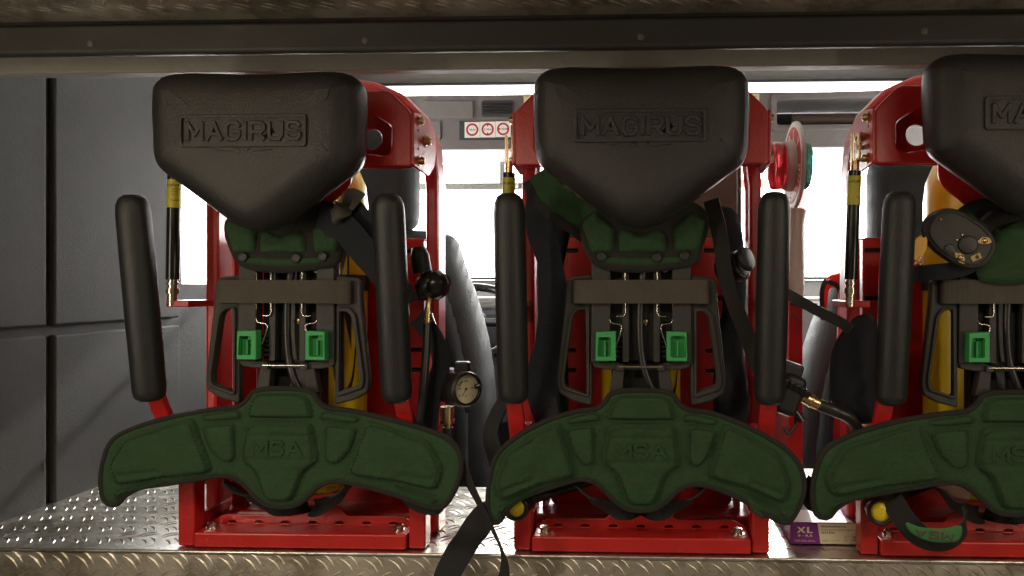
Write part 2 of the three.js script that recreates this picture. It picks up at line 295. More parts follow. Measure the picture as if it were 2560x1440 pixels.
{
  const plat = struct('platform', bx(2 * XW, 0.008, 0.42, 0, -0.004, STEP_Z - 0.21, 0.0035), M.aluTop);
  const top = treadBars(2 * XW - 0.02, 0.40); top.rotateX(-Math.PI / 2); top.translate(0, 0.0001, STEP_Z - 0.212);
  const tb = mesh('raised_tread', top, M.aluTop, plat); tb.userData.kind = 'stuff';
  const riser = struct('platform_riser', pb(2 * XW, 0.44, 0.02, 0, -0.228, STEP_Z - 0.0115), M.alu);
  const face = treadBars(2 * XW - 0.02, 0.42); face.translate(0, -0.2115, STEP_Z - 0.0014);
  const fb = mesh('raised_tread', face, M.alu, riser); fb.userData.kind = 'stuff';
  struct('cab_floor', pb(2 * XW + 0.1, 0.04, 4.4, 0, -0.468, -0.4), M.trimGrey);
  // walls (front doors have windows), rear wall, roof
  for (const s of [-1, 1]) {
    const g = [pb(0.04, 0.92, 4.0, s * (XW + 0.02), 0.012, -0.35), pb(0.04, 0.4, 4.0, s * (XW + 0.02), 1.25, -0.35),
      pb(0.04, 0.578, 2.4, s * (XW + 0.02), 0.761, 0.45), pb(0.04, 0.578, 0.6, s * (XW + 0.02), 0.761, -2.05)];
    struct(s < 0 ? 'left_wall' : 'right_wall', g, M.wallTrim);
    const wl = scene.children[scene.children.length - 1];
    for (const [z0, z1, y0, y1] of [[-0.72, -0.3, -0.4, 0.36], [-0.72, -0.3, 0.38, 1.2], [-0.28, 0.5, -0.4, 0.36], [-0.28, 0.5, 0.38, 1.2]]) mesh('trim_panel', bx(0.016, y1 - y0, z1 - z0, s * (XW - 0.007), (y0 + y1) / 2, (z0 + z1) / 2, 0.006), M.wallTrim, wl);
    const pane = mesh('door_window', pb(0.006, 0.574, 0.996, s * (XW + 0.02), 0.761, -1.25), M.glass);
    tag(pane, s < 0 ? 'clear side window pane behind the left seat' : 'clear side window pane behind the right seat', 'window');
  }
  struct('rear_wall', pb(2 * XW + 0.08, 1.95, 0.04, 0, 0.5, 1.68), M.trimGrey);
  struct('cab_roof', [pb(2 * XW + 0.08, 0.04, 4.05, 0, 1.47, -0.35)], M.beige);
  // beam over the seats: tread-plate soffit, dark flange, pale lower panel
  const beamB = my(177, -0.04), fl0 = my(119, 0.1), fl1 = my(58, 0.1);
  const beam = thing('overhead_beam', 'long pale grey roof beam with dark riveted upper edge above the seats', 'beam');
  mesh('lower_panel', bx(2 * XW - 0.004, 0.62, 0.03, 0, beamB + 0.31, -0.035, 0.004), M.beige, beam);
  mesh('dark_flange', bx(2 * XW - 0.004, fl1 - fl0 + 0.012, 0.02, 0, (fl0 + fl1) / 2 + 0.006, 0.0885, 0.008), M.darkBand, beam);
  for (const [px, py] of [[912, 100], [1602, 91], [2312, 77], [225, 108]]) { const p = at(px, py, 0.1); const g = new THREE.SphereGeometry(0.0058, 16, 8); g.scale(1, 1, 0.45); g.translate(p.x, p.y, 0.0985); mesh('rivet', g, M.darkRivet, beam); }
  const soff = struct('soffit', pb(2 * XW - 0.004, 0.02, 1.5, 0, fl1 + 0.022, 0.855), M.alu);
  const sb = treadBars(2 * XW - 0.03, 0.5); sb.rotateX(Math.PI / 2); sb.translate(0, fl1 + 0.0118, 0.37);
  mesh('raised_tread', sb, M.alu, soff).userData.kind = 'stuff';
  // front: windscreen above the dashboard, header window above the console
  const wz = -1.95;
  struct('front_wall', [pb(2 * XW + 0.08, 0.99, 0.05, 0, 0.0, wz), pb(2 * XW + 0.08, 0.14, 0.05, 0, 1.42, wz), pb(0.12, 0.855, 0.05, -XW - 0.02 + 0.03, 0.9225, wz), pb(0.12, 0.855, 0.05, XW - 0.01, 0.9225, wz)], M.trimGrey);
  const ws = thing('windscreen', 'wide bright windscreen across the front of the cab', 'windscreen');
  mesh('pane', pb(2 * XW - 0.09, 0.85, 0.006, 0, 0.9225, wz), M.glass, ws);
  mesh('seal', [pb(2 * XW - 0.1, 0.012, 0.03, 0, 0.502, wz + 0.045), pb(2 * XW - 0.1, 0.012, 0.03, 0, 1.343, wz + 0.045)], M.black, ws);
}
for (const [x, y, z, I_] of LAMPS) {
  const o = thing('ceiling_lamp', x < 0 ? 'warm ceiling lamp under the soffit above the left seat' : 'warm ceiling lamp under the soffit above the right seat', 'lamp', [x, 0, z], 'ceiling lamps under the soffit');
  const top = my(58, 0.1) + 0.0118;
  mesh('housing', bx(0.38, top - y - 0.0045, 0.15, 0, (top + y + 0.0045) / 2 , 0, 0.005), M.white, o);
  const em = new THREE.MeshStandardMaterial({ color: 0xffffff, emissive: LAMP_COLOUR, emissiveIntensity: 1.2 });
  mesh('lamp_diffuser', pb(0.36, 0.003, 0.13, 0, y + 0.003, 0), em, o);
  const L = new THREE.RectAreaLight(LAMP_COLOUR, I_, 0.35, 0.12);
  L.position.set(x, y - 0.001, z); L.rotation.x = -Math.PI / 2; scene.add(L);
}

for (const [s, I_] of FILL_STRIPS) {  // lamps added out of view, for fill light and edge highlights
  const o = thing('added_strip_lamp', s < 0 ? 'added upright warm strip lamp on the left wall for side fill light' : 'added upright warm strip lamp on the right wall for side fill light', 'lamp', [s * (XW - 0.028), 0.42, 1.0], 'added fill lamps on the side walls');
  o.rotation.y = -s * 2.25 + (s < 0 ? 0 : 0);
  mesh('housing', bx(0.085, 0.66, 0.03, 0, 0, -0.0165, 0.005), M.white, o);
  const em = new THREE.MeshStandardMaterial({ color: 0xffffff, emissive: LAMP_COLOUR, emissiveIntensity: 1.2 });
  mesh('lamp_diffuser', pb(0.066, 0.62, 0.003, 0, 0, 0), em, o);
  const L = new THREE.RectAreaLight(LAMP_COLOUR, I_, 0.06, 0.6);
  const dir = V(-s * Math.sin(2.25), 0, Math.cos(2.25));
  L.position.set(o.position.x, o.position.y, o.position.z).addScaledVector(dir, 0.003); L.lookAt(L.position.clone().addScaledVector(dir, 1)); L.rotation.y += 0; scene.add(L);
}

// ---------------------------------------------------------------- overhead console, dashboard, wheel
{
  const z = -1.22, c = thing('overhead_console', 'grey moulded overhead console above the windscreen', 'console');
  const X0 = -1.2, X1 = 1.2, yb = at(1602, 371, z).y, yt = at(1602, 233, z).y;
  const P = (list) => list.map(([a, b]) => { const q = at(a, b, z); return [q.x, q.y]; });
  const pocket = rpts(P([[1942, 250], [2330, 238], [2330, 307], [1942, 312]]), 0.012);
  mesh('face', ext(rpts(rect(X0, X1, yb, yt), 0.01), [pocket], z - 0.03, z, 0.003), M.console, c);
  mesh('body', [pb(X1 - X0, 0.012, 0.22, 0, yb + 0.007, z - 0.142), pb(X1 - X0, 0.012, 0.22, 0, yt - 0.007, z - 0.142), pb(X1 - X0 - 0.01, yt - yb - 0.03, 0.01, 0, (yb + yt) / 2, z - 0.245)], M.console, c);
  mesh('pocket_lining', [pb(0.56, 0.006, 0.2, 0.72, yb + 0.075, z - 0.133), pb(0.56, yt - yb - 0.06, 0.006, 0.72, (yb + yt) / 2 + 0.01, z - 0.235)], M.black, c);
  const roll = at(1985, 290, z - 0.06); mesh('stored_roll', [rod(V(roll.x, roll.y - 0.008, z - 0.09), V(roll.x + 0.42, roll.y - 0.004, z - 0.09), 0.02)], M.cabinet, c);
  mesh('pocket_rim', ext(rpts(P([[1928, 234], [2345, 222], [2345, 320], [1928, 330]]), 0.016), [rpts(P([[1936, 240], [2337, 228], [2337, 314], [1936, 323]]), 0.013)], z - 0.002, z + 0.005, 0.002), M.console, c);
  // left: flaps, vent, sticker carrier
  mesh('flap', ext(rpts(P([[1054, 252], [1184, 252], [1184, 295], [1054, 295]]), 0.008), null, z - 0.002, z + 0.006, 0.003), M.console, c);
  mesh('flap', ext(rpts(P([[960, 303], [1102, 303], [1102, 350], [960, 350]]), 0.006), null, z - 0.002, z + 0.004, 0.002), M.console, c);
  mesh('flap', ext(rpts(P([[700, 252], [1030, 252], [1030, 293], [700, 293]]), 0.008), null, z - 0.002, z + 0.006, 0.003), M.console, c);
  mesh('vent', ext(rpts(P([[1203, 251], [1285, 251], [1285, 293], [1203, 293]]), 0.01), null, z - 0.002, z + 0.003, 0.002), M.consoleDark, c);
  const va = at(1207, 258, z), vb = at(1281, 286, z);
  for (let i = 0; i < 4; i++) mesh('slat', bx(vb.x - va.x, 0.004, 0.008, (va.x + vb.x) / 2, va.y + (vb.y - va.y) * (i + 0.5) / 4, z + 0.006, 0.001), M.black, c);
  mesh('sticker_carrier', ext(rpts(P([[1148, 303], [1287, 303], [1287, 350], [1148, 350]]), 0.003), null, z - 0.002, z + 0.004, 0.0015), M.consoleDark, c);
  const sign = (t, kind) => canvasMat(256, 256, (g) => {
    g.fillStyle = '#f2ece4'; g.fillRect(0, 0, 256, 256);
    g.strokeStyle = '#b3122a'; g.lineWidth = 30; g.beginPath(); g.arc(128, 124, 88, 0, 7); g.stroke();
    g.fillStyle = '#b3122a';
    const tri = (pts) => { g.beginPath(); pts.forEach(([x, y], i) => i ? g.lineTo(x, y) : g.moveTo(x, y)); g.fill(); };
    if (kind === 1) { tri([[104, 40], [152, 40], [128, 82]]); tri([[104, 208], [152, 208], [128, 166]]); }
    if (kind === 2) { tri([[44, 100], [44, 148], [82, 124]]); tri([[212, 100], [212, 148], [174, 124]]); }
    g.fillStyle = kind ? '#a04a50' : '#6a5a52'; g.font = 'bold 46px sans-serif'; g.textAlign = 'center'; g.fillText(t, 128, 141);
  }, { roughness: 0.45 });
  const texts = [['14,5t', 0, 'weight limit sticker with plain red ring on the overhead console'], ['3,30m', 1, 'height limit sticker with red ring and two points above and below'], ['2,50m', 2, 'width limit sticker with red ring and points at both sides']];
  texts.forEach(([t, k, lab], i) => {
    const a = at(1162 + i * 38.6, 306, z), b = at(1162 + (i + 1) * 38.6, 345, z);
    const g = new THREE.PlaneGeometry(b.x - a.x - 0.0008, a.y - b.y); g.translate((a.x + b.x) / 2, (a.y + b.y) / 2 + i * 0.0012, z + 0.0046);
    tag(mesh('limit_sticker', g, sign(t, k), scene, { keepUV: true }), lab, 'sticker', 'vehicle limit stickers');
  });
  // small pale labels near the middle seat
  const tg = canvasMat(32, 64, (g) => { g.fillStyle = '#e2cfa0'; g.fillRect(0, 0, 32, 64); g.fillStyle = '#8d7a55'; g.fillRect(8, 14, 16, 4); });
  for (const [px, lab] of [[1318, 'small pale label on the console left of the middle headrest'], [1889, 'small pale label on the console right of the middle headrest']]) { const p = at(px, 247, z); const g = new THREE.PlaneGeometry(0.024, 0.034); g.translate(p.x, p.y, z + 0.0012); tag(mesh('paper_label', g, tg, scene, { keepUV: true }), lab, 'label', 'pale labels on the console'); }
  // rails in the windscreen opening
  const r = thing('sun_visor_rail', 'pale horizontal rail crossing the bright windscreen', 'rail');
  const ra = at(1090, 461, -1.6), rb = at(1302, 461, -1.6);
  mesh('rail', [bx(1.55, 0.026, 0.02, -0.42, ra.y - 0.008, -1.6, 0.006), bx(0.02, 0.14, 0.02, at(1256, 420, -1.6).x, ra.y + 0.07, -1.6, 0.004)], M.trimGrey, r);
  mesh('clip', bx(0.045, 0.02, 0.03, rb.x - 0.03, ra.y - 0.006, -1.585, 0.004), M.white, r);
  // dashboard
  const d = thing('dashboard', 'dark dashboard with pale top below the windscreen', 'dashboard');
  mesh('top', bx(2.4, 0.05, 0.5, 0, 0.40, -1.68, 0.02), M.trimGrey, d);
  mesh('fascia', bx(2.4, 0.42, 0.06, 0, 0.17, -1.44, 0.02), M.consoleDark, d);
  mesh('glovebox_panel', bx(0.72, 0.2, 0.02, 0.66, 0.31, -1.405, 0.01), M.console, d);
  mesh('glovebox_panel', bx(0.72, 0.2, 0.02, 0.66, 0.1, -1.405, 0.01), M.console, d);
  mesh('support', pb(2.3, 0.5, 0.3, 0, -0.2, -1.68), M.consoleDark, d);
  const w = thing('steering_wheel', 'black steering wheel beside the left front seat', 'steering wheel', [-0.62, 0.34, -1.28]);
  const rim = new THREE.TorusGeometry(0.21, 0.016, 12, 60); rim.rotateX(-0.95);
  mesh('rim', rim, M.gloss, w);
  const hub = bx(0.16, 0.1, 0.05, 0, 0, -0.01, 0.02); hub.rotateX(-0.95); mesh('hub', hub, M.black, w);
  const sp = bx(0.39, 0.03, 0.02, 0, 0, 0, 0.006); sp.rotateX(-0.95); mesh('spoke', sp, M.black, w);
  mesh('column', rod(V(0, -0.01, -0.01), V(0, -0.1, -0.14), 0.03), M.black, w);
}

// ---------------------------------------------------------------- front seats
function frontSeat(x, label, yb, h0, h1) {
  const o = thing('front_seat', label, 'seat', [x, -0.448, -0.86], 'front seats of the cab');
  const out = smooth2([[-0.15, 0.62 + yb], [0.15, 0.62 + yb], [0.19, 0.6 + yb], [0.215, 0.53 + yb], [0.255, 0.42 + yb], [0.29, 0.28 + yb], [0.305, 0.1 + yb], [0.29, -0.16 + yb], [-0.29, -0.16 + yb], [-0.305, 0.1 + yb], [-0.29, 0.28 + yb], [-0.255, 0.42 + yb], [-0.215, 0.53 + yb], [-0.19, 0.6 + yb]], 120);
  mesh('backrest', puff(out, { h: 0.085, e: 0.12, back: 0.06, res: 0.014, z: 0 }), M.leather, o);
  const inn = smooth2([[-0.13, 0.59 + yb], [0.13, 0.59 + yb], [0.165, 0.5 + yb], [0.225, 0.3 + yb], [0.245, 0.05 + yb], [0.23, -0.12 + yb], [-0.23, -0.12 + yb], [-0.245, 0.05 + yb], [-0.225, 0.3 + yb], [-0.165, 0.5 + yb]], 90);
  mesh('back_panel', puff(inn, { h: 0.035, e: 0.05, res: 0.012, back: 0.002, z: 0.064 }), M.leatherDark, o);
  const hx = Math.sign(x) * 0.05, hh = h1 - h0;
  mesh('headrest', bx(0.26, hh, 0.11, hx, 0.448 + (h0 + h1) / 2, 0.0, 0.05), M.leatherDark, o);
  for (const s of [-1, 1]) mesh('headrest_post', rod(V(hx + s * 0.06, 0.54 + yb, 0), V(hx + s * 0.06, h0 + 0.448 + 0.05, 0), 0.007), M.steel, o);
  mesh('cushion', bx(0.52, 0.16, 0.5, 0, 0.2, -0.24, 0.05), M.leather, o);
  mesh('pedestal', bx(0.4, 0.13, 0.42, 0, 0.065, -0.22, 0.02), M.black, o);
  return o;
}
frontSeat(-0.72, 'grey leather front seat seen behind the left red seat', 0.448, 0.62, 0.94);
frontSeat(0.72, 'grey leather front seat seen behind the right red seat', 0.34, 0.53, 0.83);

// ---------------------------------------------------------------- red seats
const headOutline = (() => {
  const z = 0.085;
  const half = [[1602, 173], [1720, 169], [1790, 168], [1840, 177], [1866, 203], [1872, 250], [1870, 330], [1866, 385], [1852, 415], [1820, 440], [1760, 484], [1690, 535], [1652, 560], [1602, 572]];
  const other = half.slice(1, -1).reverse().map(([x, y]) => [3204 - x, y]);
  return smooth2(mp([...half, ...other], z), 180);
})();
function headrestGeo() {
  const cx = 0, cy = 0.667, n = headOutline.length;
  const norm = headOutline.map((p, i) => { const a = headOutline[(i + n - 1) % n], b = headOutline[(i + 1) % n], dx = b[0] - a[0], dy = b[1] - a[1], l = Math.hypot(dx, dy); let nx = dy / l, ny = -dx / l; if (nx * (p[0] - cx) + ny * (p[1] - cy) < 0) { nx = -nx; ny = -ny; } return [nx, ny]; });
  const rings = [[0.008, 0.062], [0.001, 0.07], [0.0, 0.08], [0.0015, 0.092], [0.005, 0.102], [0.011, 0.111], [0.018, 0.118], [0.026, 0.1235], [0.034, 0.127], [0.042, 0.1292], [0.052, 0.1305]];
  const pos = [], idx = [];
  const last = headOutline.map((p, i) => [p[0] - norm[i][0] * 0.052, p[1] - norm[i][1] * 0.052]);
  const all = rings.map(([o, z]) => headOutline.map((p, i) => [p[0] - norm[i][0] * o, p[1] - norm[i][1] * o, z]));
  for (const [s, z] of [[0.85, 0.1316], [0.65, 0.1322], [0.4, 0.1325], [0.15, 0.1325]]) all.push(last.map((p) => [cx + (p[0] - cx) * s, cy + (p[1] - cy) * s, z]));
  for (const r of all) for (const p of r) pos.push(...p);
  for (let k = 0; k < all.length - 1; k++) for (let i = 0; i < n; i++) { const a = k * n + i, b = k * n + (i + 1) % n; idx.push(a, a + n, b, b, a + n, b + n); }
  const c0 = pos.length / 3; pos.push(cx, cy, 0.1325); const l0 = (all.length - 1) * n; for (let i = 0; i < n; i++) idx.push(l0 + i, c0, l0 + (i + 1) % n);
  const c1 = pos.length / 3; pos.push(cx, cy, 0.062); for (let i = 0; i < n; i++) idx.push(i, (i + 1) % n, c1);
  const g = new THREE.BufferGeometry(); g.setAttribute('position', new THREE.Float32BufferAttribute(pos, 3)); g.setIndex(idx); g.computeVertexNormals();
  g.setAttribute('uv', new THREE.Float32BufferAttribute(new Float32Array(pos.length / 3 * 2), 2));
  // make sure faces look outwards
  const nn = g.attributes.normal; if (nn.getZ(c0) < 0) { const a = g.index.array; for (let i = 0; i < a.length; i += 3) { const t = a[i + 1]; a[i + 1] = a[i + 2]; a[i + 2] = t; } g.computeVertexNormals(); }
  return g;
}
const strutLabel = canvasMat(256, 256, (g) => { g.fillStyle = '#b9b02a'; g.fillRect(0, 0, 256, 256); g.fillStyle = '#4a4a20'; for (const k of [0, 128]) { g.font = 'bold 34px sans-serif'; g.fillText('Achtung', k + 4, 62); g.font = '20px sans-serif'; g.fillText('Gasdruck', k + 4, 94); g.fillText('Feder', k + 4, 118); g.fillText('nicht', k + 4, 142); g.font = 'bold 26px sans-serif'; g.fillText('Laden', k + 4, 196); } }, { roughness: 0.4 });

function redSeat(x, label, dy) {
  const o = thing('crew_seat', label, 'seat', [x, 0, 0], 'red steel crew seats in a row');
  const W = 0.222, B = 0.024, top = 0.855;
  const hoop = ext(rpts([[-W, 0.0015, 0.004], [W, 0.0015, 0.004], [W, top, 0.19], [-W, top, 0.19]]), [rpts([[-W + B, 0.04, 0.004], [W - B, 0.04, 0.004], [W - B, top - 0.045, 0.165], [-W + B, top - 0.045, 0.165]])], -0.188, -0.13, 0.007);
  mesh('frame', hoop, M.red, o);
  for (const s of [-1, 1]) {
    mesh('front_upright', bx(0.03, 0.22, 0.034, s * (W - 0.015), 0.1117, -0.0675, 0.004), M.red, o);
    mesh('side_rail', bx(0.014, 0.05, 0.11, s * (W - 0.02), 0.0267, -0.13, 0.003), M.red, o);
  }
  // bracket that carries the headrest
  const op = (s) => rpts([[s * 0.04, 0.775], [s * 0.112, 0.775], [s * 0.178, 0.735], [s * 0.178, 0.69], [s * 0.164, 0.684], [s * 0.04, 0.70]], 0.008);
  const plate = ext(rpts([[-0.212, 0.666], [0.212, 0.666], [0.212, 0.757], [0.174, 0.795], [-0.174, 0.795], [-0.212, 0.757]], 0.008), [op(1), op(-1)], -0.013, -0.005, 0.003);
  mesh('headrest_bracket', plate, M.red, o);
  mesh('bracket_backing', ext(rpts([[-0.2, 0.67], [0.2, 0.67], [0.2, 0.75], [0.165, 0.79], [-0.165, 0.79], [-0.2, 0.75]], 0.008), [circ(0.128, 0.722, 0.018), circ(-0.128, 0.722, 0.018)], -0.055, -0.05, 0.001), M.red, o);
  for (const s of [-1, 1]) {
    const fl = ext(rpts([[-0.135, 0.69, 0.02], [-0.09, 0.662, 0.01], [-0.006, 0.668, 0.004], [-0.006, 0.757, 0.004], [-0.07, 0.768, 0.02], [-0.135, 0.757, 0.03]]), [circ(-0.028, 0.732, 0.003, 10), circ(-0.028, 0.716, 0.003, 10), circ(-0.028, 0.7, 0.003, 10)], -0.0025, 0.0025, 0.0008);
    fl.rotateY(-Math.PI / 2); fl.translate(s * 0.2142, 0, 0);
    mesh('bracket_flange', fl, M.red, o);
    mesh('bracket_spacer', bx(0.016, 0.06, 0.065, s * 0.204, 0.71, -0.112, 0.003), M.red, o);
    for (const [bz, by, r] of [[-0.03, 0.748, 0.007], [-0.072, 0.722, 0.0085], [-0.035, 0.68, 0.007]]) mesh('bolt', bolt(V(s * 0.2165, by, bz), V(s, 0, 0), r, 0.007), M.brass, o);
  }
  mesh('lower_bracket', ext(rpts([[-0.112, 0.74], [0.112, 0.74], [0.112, 0.632, 0.02], [0.05, 0.582, 0.02], [-0.05, 0.582, 0.02], [-0.112, 0.632, 0.02]]), null, -0.0045, 0.0005, 0.001), M.red, o);
  mesh('bracket_stem', pb(0.12, 0.06, 0.07, 0, 0.715, 0.036), M.red, o);
  // headrest with its moulded name
  const hr = mesh('headrest', headrestGeo(), M.plastic, o); hr.position.set(0, dy, 0.0);
  const n0 = mp([[1434, 272], [1766, 272], [1766, 356], [1434, 356]], 0.1325), n1 = mp([[1440, 279], [1760, 279], [1760, 349], [1440, 349]], 0.1325);
  mesh('name_plate_border', ext(rpts(n0, 0.006), [rpts(n1, 0.005)], 0.131, 0.1352, 0.0014), M.plastic, hr);
const word = strokeText('MAGIRUS', 0.178, 0.031, 0.0062, 0.0034).map((g) => g.translate(0, (n0[0][1] + n0[2][1]) / 2 - 0.0005, 0.1312));
  mesh('raised_lettering', word, M.plastic, hr);
  // back panel with slots
  const slots = []; for (const s of [-1, 1]) { for (const [y, w] of [[0.435, 0.022], [0.33, 0.016], [0.29, 0.016], [0.53, 0.02]]) slots.push(rpts(rect(s * 0.145 - w, s * 0.145 + w, y, y + 0.009), 0.004)); slots.push(circ(s * 0.155, 0.385, 0.015)); slots.push(circ(s * 0.12, 0.07, 0.013)); }
  mesh('back_panel', ext(rpts(rect(-0.182, 0.182, 0.02, 0.56), 0.03), slots, -0.245, -0.24, 0.001), M.red, o);
  for (const s of [-1, 1]) mesh('back_panel_wing', pb(0.004, 0.52, 0.08, s * 0.1845, 0.29, -0.2), M.red, o);
  mesh('back_cover', bx(0.36, 0.52, 0.01, 0, 0.29, -0.26, 0.003), M.black, o);
  // base: front lip, tray, rear flange with a raised tongue
  mesh('base_bar', bx(2 * W - 0.064, 0.027, 0.05, 0, 0.015, -0.0695, 0.004), M.red, o);
  const notch = []; for (let i = 0; i < 7; i++) notch.push(rpts([[-0.15 + i * 0.05 - 0.009, 0.0285], [-0.15 + i * 0.05 + 0.009, 0.0285], [-0.15 + i * 0.05 + 0.006, 0.0335], [-0.15 + i * 0.05 - 0.006, 0.0335]], 0.003));
  mesh('rear_flange', ext(rpts([[-0.19, 0.024], [0.19, 0.024], [0.19, 0.03, 0.002], [0.168, 0.044, 0.012], [0.062, 0.044, 0.006], [0.05, 0.063, 0.014], [-0.05, 0.063, 0.014], [-0.062, 0.044, 0.006], [-0.168, 0.044, 0.012], [-0.19, 0.03, 0.002]], 0.002), notch, -0.101, -0.0965, 0.0012), M.red, o);
  mesh('floor_pan', pb(0.376, 0.006, 0.146, 0, 0.024, -0.168), M.red, o);
  for (const s of [-1, 1]) mesh('bolt', bolt(V(s * 0.17, 0.0284, -0.07), V(0, 1, 0), 0.009, 0.008), M.steel, o);
  // folded-up armrests on their lugs
  for (const s of [-1, 1]) {
    const H = 0.334, R = 0.0245;
    const g = lathe([[0, 0], [R * 0.72, 0.0005], [R * 0.92, 0.006], [R, 0.018], [R * 1.02, H * 0.5], [R, H - 0.03], [R * 0.94, H - 0.016], [R * 0.76, H - 0.006], [R * 0.45, H - 0.0008], [0, H]], 36);
    g.rotateX(0.13); g.translate(s * 0.205, 0.277, 0.045);
    mesh('armrest', g, M.foam, o);
    mesh('armrest_lug', bx(0.027, 0.16, 0.014, 0, 0, 0, 0.003).rotateX(0.5).translate(s * 0.207, 0.225, -0.002), M.red, o);
    mesh('armrest_hinge', bx(0.024, 0.03, 0.035, s * 0.207, 0.16, -0.04, 0.003), M.red, o);
  }
  // gas spring at the left side
  const g0 = V(-0.238, 0.44, -0.06), g1 = V(-0.2295, 0.71, -0.055), gd = g1.clone().sub(g0).normalize();
  const P = (t) => g0.clone().addScaledVector(gd, t);
  const spring = mesh('gas_spring', rod(P(0.035), P(0.222), 0.0112), M.gloss, o);
  mesh('spring_end', [rod(P(-0.012), P(0.035), 0.008), rod(P(0.01), P(0.02), 0.0105), rod(P(0.026), P(0.03), 0.0105)], M.steel, spring);
  mesh('spring_end', [rod(P(0.222), P(0.24), 0.007), bx(0.004, 0.05, 0.013, P(0.262).x - 0.0055, P(0.262).y, P(0.262).z, 0.001), bx(0.004, 0.05, 0.013, P(0.262).x + 0.0055, P(0.262).y, P(0.262).z, 0.001), bx(0.015, 0.006, 0.013, P(0.24).x, P(0.24).y, P(0.24).z, 0.001)], M.brass, spring);
  const lab = new THREE.CylinderGeometry(0.0116, 0.0116, 0.05, 28, 1, true); lab.rotateY(Math.PI); lab.applyQuaternion(new THREE.Quaternion().setFromUnitVectors(V(0, 1, 0), gd)); const lp = P(0.188); lab.translate(lp.x, lp.y, lp.z);
  mesh('warning_label', lab, strutLabel, spring, { keepUV: true });
  mesh('spring_mount', bx(0.042, 0.012, 0.09, -0.226, 0.432, -0.1, 0.002), M.red, o);
  mesh('spring_pin', bx(0.014, 0.008, 0.008, -0.2225, 0.702, -0.055, 0.002), M.brass, o);
  return o;
}
const PITCH = 0.6;
const SEATS = [
  [-PITCH, 'red seat with black headrest on the left, pressure gauge hanging at its side', -0.003],
  [0, 'middle red seat with black headrest, seen straight on', 0],
  [PITCH, 'red seat with black headrest at the right edge, gas spring showing at its left', 0.014],
];
for (const [x, l, dy] of SEATS) redSeat(x, l, dy);

// ---------------------------------------------------------------- breathing apparatus
const bottleMat = canvasMat(1024, 512, (g, w, h) => {
  g.fillStyle = '#d9c01a'; g.fillRect(0, 0, w, h);
  g.save(); g.fillStyle = '#1a1712';
  for (const u of [70, 582]) {
    g.save(); g.translate(u + 88, 300); g.rotate(-Math.PI / 2); g.font = 'bold 70px sans-serif'; g.fillText('Atemluft', 0, 0); g.restore();
    g.lineWidth = 5; g.strokeStyle = '#1a1712'; g.beginPath(); g.arc(u + 60, 235, 82, 0.25 * Math.PI, 0.8 * Math.PI); g.stroke();
    g.font = '13px sans-serif'; for (let k = 0; k < 5; k++) g.fillText('300 bar  6,8 L  EN 12245', u - 10, 362 + k * 15);
    g.save(); g.translate(u + 56, 462); g.rotate(Math.PI / 4); g.fillRect(-22, -22, 44, 44); g.restore();
  }
  g.fillStyle = '#e9e2cf'; g.fillRect(260, 350, 190, 130); g.fillRect(772, 350, 190, 130);
  g.restore();
}, { roughness: 0.36, clearcoat: 0.3 });
const dialMat = canvasMat(256, 256, (g) => {
  g.fillStyle = '#d8cfae'; g.fillRect(0, 0, 256, 256);
  g.strokeStyle = '#3a352a'; g.fillStyle = '#3a352a';
  for (let i = 0; i <= 24; i++) { const a = (140 + i * 11) * Math.PI / 180, r0 = i % 6 ? 100 : 90; g.lineWidth = i % 6 ? 2 : 4; g.beginPath(); g.moveTo(128 + r0 * Math.cos(a), 128 + r0 * Math.sin(a)); g.lineTo(128 + 112 * Math.cos(a), 128 + 112 * Math.sin(a)); g.stroke(); }
  g.strokeStyle = '#4f8a4a'; g.lineWidth = 16; g.beginPath(); g.arc(128, 128, 78, 3.5, 4.3); g.stroke();
  g.font = 'bold 24px sans-serif'; g.textAlign = 'center'; g.fillText('0', 62, 186); g.fillText('100', 58, 128); g.fillText('200', 128, 66); g.fillText('300', 196, 130); g.font = '20px sans-serif'; g.fillText('bar', 128, 196);
  g.strokeStyle = '#2a241c'; g.lineWidth = 7; g.beginPath(); g.moveTo(128, 128); g.lineTo(86, 190); g.stroke(); g.beginPath(); g.arc(128, 128, 13, 0, 7); g.fill();
}, { roughness: 0.4 });

